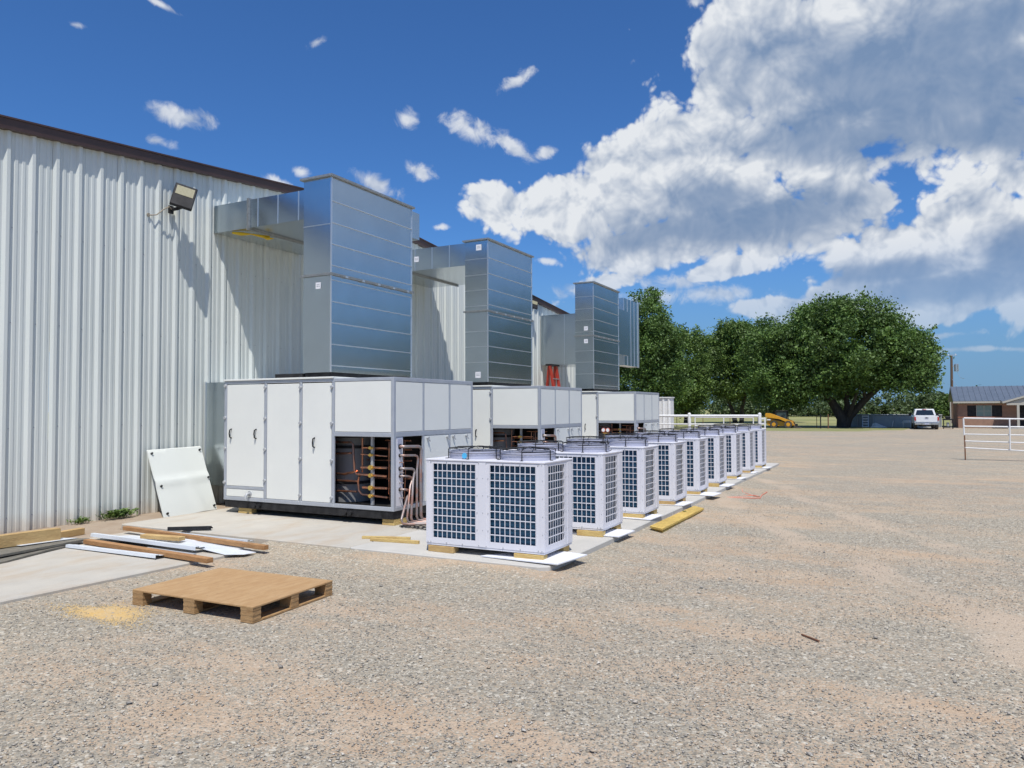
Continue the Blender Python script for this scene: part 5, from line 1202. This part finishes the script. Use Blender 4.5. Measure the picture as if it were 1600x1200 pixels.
for s in (-1,1):
    tl = MB(); tl.box(-.01,.058,s*(w-.06)-.055,s*(w-.06)+.055,.74,1.04); T_(tl, 'tail_light', M_TAIL, bevel=.01)
    for x in (.95,4.35):
        wh = MB(); wh.cyl((s*(w-.13),.36),.36,0,1,20,axis='x'); 
        wh = MB(); wh.cyl((x,.36),.36,s*(w-.13)-.13,s*(w-.13)+.13,24,axis='y'); wo = T_(wh, 'wheel', M_RUBBER, smooth=True)
        rm = MB(); rm.cyl((x,.36),.20,s*(w-.13)-.14,s*(w-.13)+.14,16,axis='y'); T_(rm, 'wheel_rim', M_CHROME, wo)
    mi = MB(); mi.box(3.35,3.5,s*(w+.13)-.12,s*(w+.13)+.12,1.12,1.36); T_(mi, 'side_mirror', M_BLACK, bevel=.02)
    sg = MB(); sg.add([(2.4,s*(w-.065),1.2),(3.9,s*(w-.065),1.2),(3.5,s*(w-.18),1.62),(2.45,s*(w-.18),1.62),(2.4,s*(w-.045),1.2),(3.9,s*(w-.045),1.2),(3.5,s*(w-.16),1.62),(2.45,s*(w-.16),1.62)], [(4,5,6,7),(0,1,5,4),(1,2,6,5),(2,3,7,6),(3,0,4,7)]); T_(sg, 'side_window', M_GLASS)
bp_ = MB(); bp_.box(-.16,.0,-w+.02,-.36,.40,.585); bp_.box(-.16,.0,.36,w-.02,.40,.585); bp_.box(-.12,.0,-.355,.355,.38,.56); T_(bp_, 'rear_bumper', M_CHROME, bevel=.02)
lp = MB(); lp.box(-.135,-.122,-.16,.16,.41,.53); T_(lp, 'number_plate', M_SHROUD)
ht = MB(); ht.box(-.18,-.02,-.06,.06,.26,.36); ht.box(.3,1.8,-.5,.5,.24,.40); T_(ht, 'hitch', M_BLACK)

# black barbecue cart by the house
t = thing('barbecue_cart', 'black barbecue grill cart standing at the left end of the brick house', 'grill', (74, -3.42, 0))
mb = MB(); mb.box(-.25,.25,-.42,.38,.74,.86); mb.cyl((0,.0),.2,0,0.01,4) if False else None; mb.build('cart_top', M_BLACK, t, bevel=.01)
for x in (-.2,.2):
    for y in (-.36,.32):
        q = MB(); q.box(x-.03,x+.03,y-.03,y+.03,0,.738); q.build('leg', M_BLACK, t)
mb = MB(); mb.box(-.2,.2,-.32,.28,.16,.22); mb.build('lower_shelf', M_BLACK, t)
mb = MB(); mb.box(-.15,.15,-.2,.2,.862,1.08); mb.build('grill_lid', M_BLACK, t, bevel=.05)
mb = MB(); mb.cyl((0,0),.11,.222,.55,10); mb.build('gas_bottle', M_POOLRIM, t, smooth=True)
# light pole with lamp by the driveway
t = thing('yard_post', 'thin pale post standing between the grill and the brick house', 'post', (76.3, -3.75, 0))
mb = MB(); mb.cyl((0,0),.05,0,2.3,8); mb.build('post', M_CREAM, t)

# ------------------------------------------------------------------ brick house
t = thing('brick_house', 'low red brick ranch house with blue grey metal roof at the right edge', 'house', (77, -4.0, 0))
yl, yr, ez, rz_, dp = -.40, -19.0, 2.28, 3.72, 8.4
def Hs(mb, nm, m, par=None, **k): return mb.build(nm, m, par or t, **k)
# front wall pieces around the window opening
for (a, b, z0, z1) in ((yl,-1.10,0,ez-.12),(-1.102,-3.70,0,.93),(-1.102,-3.70,2.0,ez-.12),(-3.702,-4.95,0,ez-.12),(-6.2,-8.0,0,ez-.12),(-8.0,yr,0,ez-.12)):
    mb = MB(); mb.box(.9 if False else .75,.9,b,a,z0,z1); Hs(mb, 'brick_wall', M_BRICK)
wn_ = MB(); wn_.box(.70,.752,-4.0,-.36,.93,.99); Hs(wn_, 'window_sill', M_BRICK)
for a, b, m, nm in ((-1.11,-1.80,M_BLACK,'shutter'),(-1.80,-2.93,M_CURTAIN,'window_pane'),(-2.93,-3.70,M_BLACK,'shutter')):
    mb = MB(); mb.box(.80,.83,b,a,.992,1.998); o = Hs(mb, nm, m)
mb = MB()
for yy in (-1.80,-2.365,-2.93): mb.box(.785,.80,yy-.02,yy+.02,.992,1.998)
mb.box(.785,.80,-2.91,-1.82,1.48,1.51); Hs(mb, 'window_frame', M_CREAM)
dr_ = MB(); dr_.box(.82,.86,-6.19,-4.96,0,2.1); Hs(dr_, 'dark_porch_door', M_BLACK)
mb = MB(); mb.box(.9,dp,yl-.15,yl,0,ez-.12); Hs(mb, 'end_wall', M_BRICK)
mb = MB(); mb.box(dp,dp+.15,yr,yl,0,ez-.12); Hs(mb, 'back_wall', M_BRICK)
rx = dp/2+.2
gb = MB(); gb.prism([(.3,ez),(dp+.4,ez),(rx,rz_-.06)], 'y', yl-.04, yl+.02); Hs(gb, 'gable_board', M_BROWNBOARD)
sf = MB(); sf.box(.242,.76,yr,-.02,ez-.10,ez-.02); Hs(sf, 'soffit', M_CREAM)
fa = MB(); fa.box(.2,.24,yr,.0,ez-.09,ez+.06); Hs(fa, 'fascia', M_CREAM)
r1 = MB(); r1.add([(.2,.0,ez+.065),(rx,.0,rz_),(rx,yr,rz_),(.2,yr,ez+.065),(.2,.0,ez+.1),(rx,.0,rz_+.035),(rx,yr,rz_+.035),(.2,yr,ez+.1)], [(0,1,2,3),(4,5,6,7),(0,1,5,4),(1,2,6,5),(2,3,7,6),(3,0,4,7)]); Hs(r1, 'roof', M_ROOF)
r2 = MB(); r2.add([(rx+.002,.0,rz_),(dp+.5,.0,ez+.065),(dp+.5,yr,ez+.065),(rx+.002,yr,rz_),(rx+.002,.0,rz_+.035),(dp+.5,.0,ez+.1),(dp+.5,yr,ez+.1),(rx+.002,yr,rz_+.035)], [(0,1,2,3),(4,5,6,7),(0,1,5,4),(1,2,6,5),(2,3,7,6),(3,0,4,7)]); Hs(r2, 'roof', M_ROOF)
for k in range(44):
    y = -.08-k*.43
    sm = MB(); sm.bar((.2,y,ez+.118),(rx,y,rz_+.053),.05,.035); Hs(sm, 'roof_seam', M_ROOF)
# porch gable
yg0, yg1, px_ = -3.55, -8.6, -1.1; ym = (yg0+yg1)/2
pg = MB(); pg.add([(px_,yg0,ez-.02),(px_,ym,ez+.78),(2.4,ym,ez+.78),(.3,yg0,ez+.1),(px_,yg0,ez+.03),(px_,ym,ez+.83),(2.4,ym,ez+.83),(.3,yg0,ez+.15)], [(0,1,2,3),(4,5,6,7),(0,1,5,4),(1,2,6,5),(2,3,7,6),(3,0,4,7)]); Hs(pg, 'porch_roof', M_ROOF)
pg = MB(); pg.add([(px_,yg1,ez-.02),(px_,ym,ez+.78),(2.4,ym,ez+.78),(.3,yg1,ez+.1),(px_,yg1,ez+.03),(px_,ym,ez+.83),(2.4,ym,ez+.83),(.3,yg1,ez+.15)], [(0,1,2,3),(4,5,6,7),(0,1,5,4),(1,2,6,5),(2,3,7,6),(3,0,4,7)]); Hs(pg, 'porch_roof', M_ROOF)
for s0 in (yg0, yg1):
    f_ = MB(); f_.bar((px_-.03,s0,ez-.06),(px_-.03,ym,ez+.74),.05,.15,(0,0,1)); Hs(f_, 'porch_fascia', M_CREAM)
pf = MB(); pf.prism([(yg0-.3,ez-.09),(yg1+.3,ez-.09),(ym,ez+.66)], 'x', px_+.12, px_+.16); Hs(pf, 'porch_gable', M_CREAM)
bm_ = MB(); bm_.box(px_+.02,px_+.12,yg1+.2,yg0-.3,ez-.28,ez-.1); Hs(bm_, 'porch_beam', M_CREAM)
for y in (-4.66,-7.5):
    q = MB(); q.box(px_+.0,px_+.16,y-.09,y+.09,0,ez-.28); Hs(q, 'porch_column', M_CREAM)
pw = MB(); pw.box(-1.2,.748,-8.4,-3.9,.0,.05); Hs(pw, 'porch_floor', M_CONC2)
# utility pole
t = thing('utility_pole', 'tall brown wooden utility pole behind the house with grey transformer', 'utility pole', (100, -5.05, 0))
mb = MB(); mb.tube([(0,.0,0),(0.02,-.08,7.75)], [.17,.12], 10); mb.build('pole', mat('pole_wood', (0.14,0.09,0.065), 0.9), t, smooth=True)
mb = MB(); mb.box(-.05,.05,-.62,.35,7.76,7.84); mb.build('crossarm', M_GSEAM, t)
for y in (-.5,.22): 
    q = MB(); q.cyl((0,y),.05,7.84,7.98,8,r1=.03); q.build('insulator', M_STICK, t)
mb = MB(); mb.cyl((0,-.55),.24,5.95,6.75,14); mb.cyl((0,-.55),.24,6.75,6.82,14,r1=.12); mb.build('transformer', M_GSEAM, t, smooth=True)
mb = MB(); mb.box(-.05,.05,-.36,-.1,6.5,6.6); mb.build('transformer_bracket', M_GREY, t)
w_ = MB(); w_.tube([(0,-.1,5.1),(-2,-.35,4.3),(-5,-.7,3.75),(-10,-.9,3.65),(-18.6,-1.0,3.78)], .02, 5); w_.tube([(0,-.6,5.9),(-.3,-.9,5.2),(0,-1.3,5.1)], .02, 5); w_.build('service_wire', M_GSEAM, t)
w_ = MB(); w_.tube([(0,-.5,7.95),(40,60,6.9),(80,120,7.6)], .012, 4); w_.build('power_line', M_GREY, t)

# ------------------------------------------------------------------ trees
def crown_mesh(name, blobs, n_clump, per, leaf, seed, m, origin, csize=.55):
    rr = np.random.default_rng(seed)
    if len(blobs) > 3 and name == 'crown':
        extra = []
        for b in blobs:
            for k in range(3):
                d = rr.normal(size=3); d /= np.linalg.norm(d); d[2] = abs(d[2])*.8+.05 if rr.random() < .7 else d[2]
                q = .92+.22*rr.random(); f = .22+.16*rr.random()
                extra.append((b[0]+d[0]*b[3]*q, b[1]+d[1]*b[4]*q, b[2]+d[2]*b[5]*q, b[3]*f, b[4]*f*.9, b[5]*f*1.35))
        blobs = list(blobs)+extra
    wts = np.array([b[3]*b[4]*b[5] for b in blobs])**.67; wts /= wts.sum()
    idx = rr.choice(len(blobs), n_clump, p=wts); B = np.array(blobs)[idx]
    d = rr.normal(size=(n_clump,3)); d /= np.linalg.norm(d,axis=1)[:,None]
    r = .55+.47*rr.random(n_clump)**.6
    r = r*(1+.13*np.sin(5*d[:,0]+3*d[:,2]+idx)+.10*np.sin(9*d[:,1]+7*d[:,2]))
    Cc = B[:,:3] + d*B[:,3:6]*r[:,None]
    # leaves around clumps
    cs = csize*(.6+.8*rr.random(n_clump))
    P = Cc[:,None,:] + rr.normal(size=(n_clump,per,3))*cs[:,None,None]*np.array([.5,.5,.38])
    P = P.reshape(-1,3); n = len(P)
    nrm = rr.normal(size=(n,3)) + np.array([0,0,.7]); nrm /= np.linalg.norm(nrm,axis=1)[:,None]
    t1 = np.cross(nrm, rr.normal(size=(n,3))); t1 /= np.linalg.norm(t1,axis=1)[:,None]; t2 = np.cross(nrm,t1)
    s = leaf*(.6+.8*rr.random(n)); s1, s2 = s[:,None], (s*.55)[:,None]
    V = np.stack([P-t1*s1, P+t2*s2, P+t1*s1, P-t2*s2], 1).reshape(-1,3) - np.array(origin)
    me = bpy.data.meshes.new(name); me.vertices.add(4*n); me.vertices.foreach_set('co', V.ravel()); me.loops.add(4*n)
    me.loops.foreach_set('vertex_index', np.arange(4*n)); me.polygons.add(n); me.polygons.foreach_set('loop_start', np.arange(n)*4); me.update(calc_edges=True)
    a = me.attributes.new('rnd','FLOAT','FACE'); a.data.foreach_set('value', np.clip(np.repeat(rr.random(n_clump),per)*.5+rr.random(n)*.5,0,1))
    me.materials.append(m); return me
def tree(name, label, base, trunks, blobs, n_clump, per, leaf, seed, m=None, csize=.55, group='trees at the edge of the field'):
    t = thing(name, label, 'tree', base, group)
    mb = MB()
    for pts, r0, r1 in trunks:
        k = len(pts); mb.tube([Vector(p)-Vector(base) for p in pts], [r0+(r1-r0)*i_/(k-1) for i_ in range(k)], 9)
    mb.build('trunk', M_BARK, t, smooth=True)
    me = crown_mesh('crown', blobs, n_clump, per, leaf, seed, m or M_LEAF, base, csize); o = bpy.data.objects.new('crown', me); COL.objects.link(o); o.parent = t
    return t
bx, by = 76, 4.85
tree('broadleaf_tree', 'biggest broad round tree with low forked trunk, left of the pickup', (bx,by,0),
     [([(bx,by,-.1),(bx,by+.1,.9),(bx,by+.9,2.3),(bx,by+1.9,4.0),(bx,by+2.8,6.0)],.62,.12),
      ([(bx,by-.1,.0),(bx,by-.5,1.0),(bx,by-1.9,2.6),(bx,by-3.6,4.2),(bx,by-5.2,6.0)],.48,.10),
      ([(bx,by-.05,.3),(bx+.2,by-.35,2.0),(bx+.4,by-.1,4.5),(bx,by+.2,7.5)],.36,.10),
      ([(bx,by-.3,.6),(bx-.8,by-.9,2.2),(bx-2,by-1.6,4.0)],.26,.07),
      ([(bx,by+.8,2.0),(bx-1.4,by+1.4,4.0),(bx-2,by+2.4,5.4)],.2,.06),
      ([(bx,by-1.9,2.6),(bx-.6,by-1.6,4.4),(bx-1.0,by-2.2,6.5)],.2,.06)],
     [(76,4.6,8.0,4.6,4.7,3.2),(76,7.8,7.4,4.0,3.7,3.0),(76,1.0,7.2,4.0,3.7,2.7),(76,-1.0,6.3,3.4,1.8,2.4),(75.6,5.8,10.3,3.0,2.4,1.8),(75.8,2.6,10.2,3.0,2.5,1.7),
      (75.8,10.0,6.4,3.2,2.3,2.2),(76,-.2,4.6,3.0,2.4,1.3),(76,8.7,4.3,3.2,2.6,1.2),(75,3.5,5.6,3.6,4.4,1.9),(76,7.0,9.6,2.8,2.2,1.8),(75.5,11.3,4.2,2.6,1.8,2.2),(75.5,9.4,3.4,2.6,2.0,1.6),(75.5,10.8,3.2,2.4,2.0,1.6),(74.2,7.3,4.3,2.6,2.2,1.6),(74,5.2,4.5,2.2,2.4,1.5),(78,5.5,4.2,2.4,3.4,1.7),(75.2,2.6,4.6,2.4,2.0,1.4),(75.5,.3,4.6,2.4,1.8,1.3),(75.4,-1.6,4.8,2.6,1.2,1.7),(76,12.2,7.0,2.6,1.8,2.2)],
     3900, 34, .125, 21, M_LEAF, .62)
tree('broadleaf_tree', 'mid-sized twin-stemmed tree behind the white fence, left of the loader', (95,18.3,0),
     [([(95,18.2,-.1),(95,18.6,1.6),(95,19.4,3.6),(95,20,6)],.32,.1),([(95,17.5,-.1),(95,17.4,1.8),(95,16.9,3.8),(95,16.3,6)],.3,.1)],
     [(95,18.4,8.4,3.8,3.6,3.4),(95,20.4,6.2,3.2,2.6,2.8),(95,16.0,6.6,3.2,2.6,2.8),(95,18.4,10.8,2.6,2.2,1.8),(95,18.0,4.2,3.2,3.6,1.4),(94,20.9,9.0,2,1.6,1.8)],
     1500, 32, .14, 22, M_LEAF2, .7)
tree('broadleaf_tree', 'tree crown merging with the biggest tree at its left side', (101,14.6,0),
     [([(101,14.6,-.1),(101,14.3,2.5),(101,14.9,6)],.34,.12)],
     [(101,15.2,10.2,3.4,3.0,3.2),(101,13.2,7.6,3.4,3.6,3.4),(101,15.8,7.2,3.0,2.6,3.0),(101,11.6,10.4,2.6,2.4,2.4)], 1200, 32, .14, 23, M_LEAF, .7)
tree('broadleaf_tree', 'shorter bright green tree between the tall dark tree and the twin-stemmed one', (85,21.8,0),
     [([(85,21.8,-.1),(85,21.6,2.5),(85,21.9,6)],.28,.1)],
     [(85,21.6,7.2,2.6,2.3,3.4),(85,20.9,5.0,2.6,2.0,2.6),(85,22.6,4.6,2.6,2.0,2.6),(85,21.9,3.0,2.4,2.4,1.8)], 1000, 32, .13, 24, M_LEAF2, .6)
tree('tall_tree', 'tall dark tree directly right of the farthest duct', (70,22.2,0),
     [([(70,22.2,-.1),(70,22.0,3),(70,22.2,8)],.4,.12),([(70,21.9,1.0),(70,20.9,4),(70,20.4,7)],.22,.08)],
     [(70,21.9,10.2,2.6,2.1,2.6),(70,22.6,7.6,3.2,2.6,3.0),(70,20.6,7.4,3.0,2.2,2.8),(70,19.8,5.2,2.8,2.2,2.2),(70,22.5,4.2,3.0,3.0,2.2),(70,20.5,3.4,2.6,2.0,1.6),(70,19.6,8.4,2,1.4,1.6),(70,24.6,8.2,2.6,2.6,3.0)],
     1900, 34, .115, 25, M_LEAF, .5)
# far tree line across the field
def far_line():
    rr = np.random.default_rng(5); blobs = []
    for y in np.arange(-60, 130, 3.0):
        x = 168+rr.uniform(-6,10); h = 3.0+1.6*abs(math.sin(y*.11+1))+rr.uniform(-.4,1.3)+ (1.6 if y > 18 else 0)
        blobs.append((x,y+rr.uniform(-1,1),h*.5,3.2,2.6,h*.55)); blobs.append((x-3,y+1.2,h*.32,2.5,2.4,h*.36))
    me = crown_mesh('far_woods', blobs, 4200, 16, .34, 6, M_LEAFFAR, (0,0,0), 1.0); o = bpy.data.objects.new('far_woods', me); COL.objects.link(o); o['kind'] = 'stuff'
    o['label'] = 'low green woods along the far side of the field'
far_line()
tree('round_tree', 'small round tree standing up above the far woods between pickup and house', (150,-4.7,0), [([(150,-4.7,0),(150,-4.6,2.6)],.2,.1)],
     [(150,-4.7,2.9,2.2,2.3,1.6),(150,-3.8,2.2,2,1.6,1.4),(150,-6.2,1.9,2,1.8,1.4)], 260, 20, .24, 31, M_LEAFFAR, .6)
tree('bushy_tree', 'bushy tree at the edge of the field behind the grill cart', (130,-6.6,0), [([(130,-6.6,0),(130,-6.6,1.8)],.2,.1)],
     [(130,-6.7,1.9,2,2.2,1.5),(130,-8.4,2.1,2,2.2,1.5)], 260, 20, .22, 32, M_LEAF2, .6)
# trees beyond the house, outside the frame on the right: the ducts mirror them
for k, (x, y, h, s_) in enumerate(((93,-20.5,18.5,6.2),(88,-29,16,6.0),(82,-38.5,12,5.5),(76,-49,9,5),(70,-60,8,5))):
    tree('shade_tree', f'large shade tree beyond the house, {ORD[k]} from the left', (x,y,0), [([(x,y,0),(x,y,h*.5)],.5,.2)],
         [(x,y,h*.62,s_,s_,h*.36),(x,y-s_*.6,h*.42,s_*.8,s_*.8,h*.38),(x,y+s_*.5,h*.38,s_*.8,s_*.6,h*.34)], 900, 22, .42, 40+k, M_LEAF, 1.3, group='trees beyond the house')

# ------------------------------------------------------------------ render settings
scene.render.engine = 'CYCLES'
scene.cycles.max_bounces = 6; scene.cycles.diffuse_bounces = 3; scene.cycles.glossy_bounces = 4; scene.cycles.transmission_bounces = 2
scene.cycles.sample_clamp_indirect = 6.0
scene.cycles.use_denoising = True
scene.render.resolution_x = 1024; scene.render.resolution_y = 768
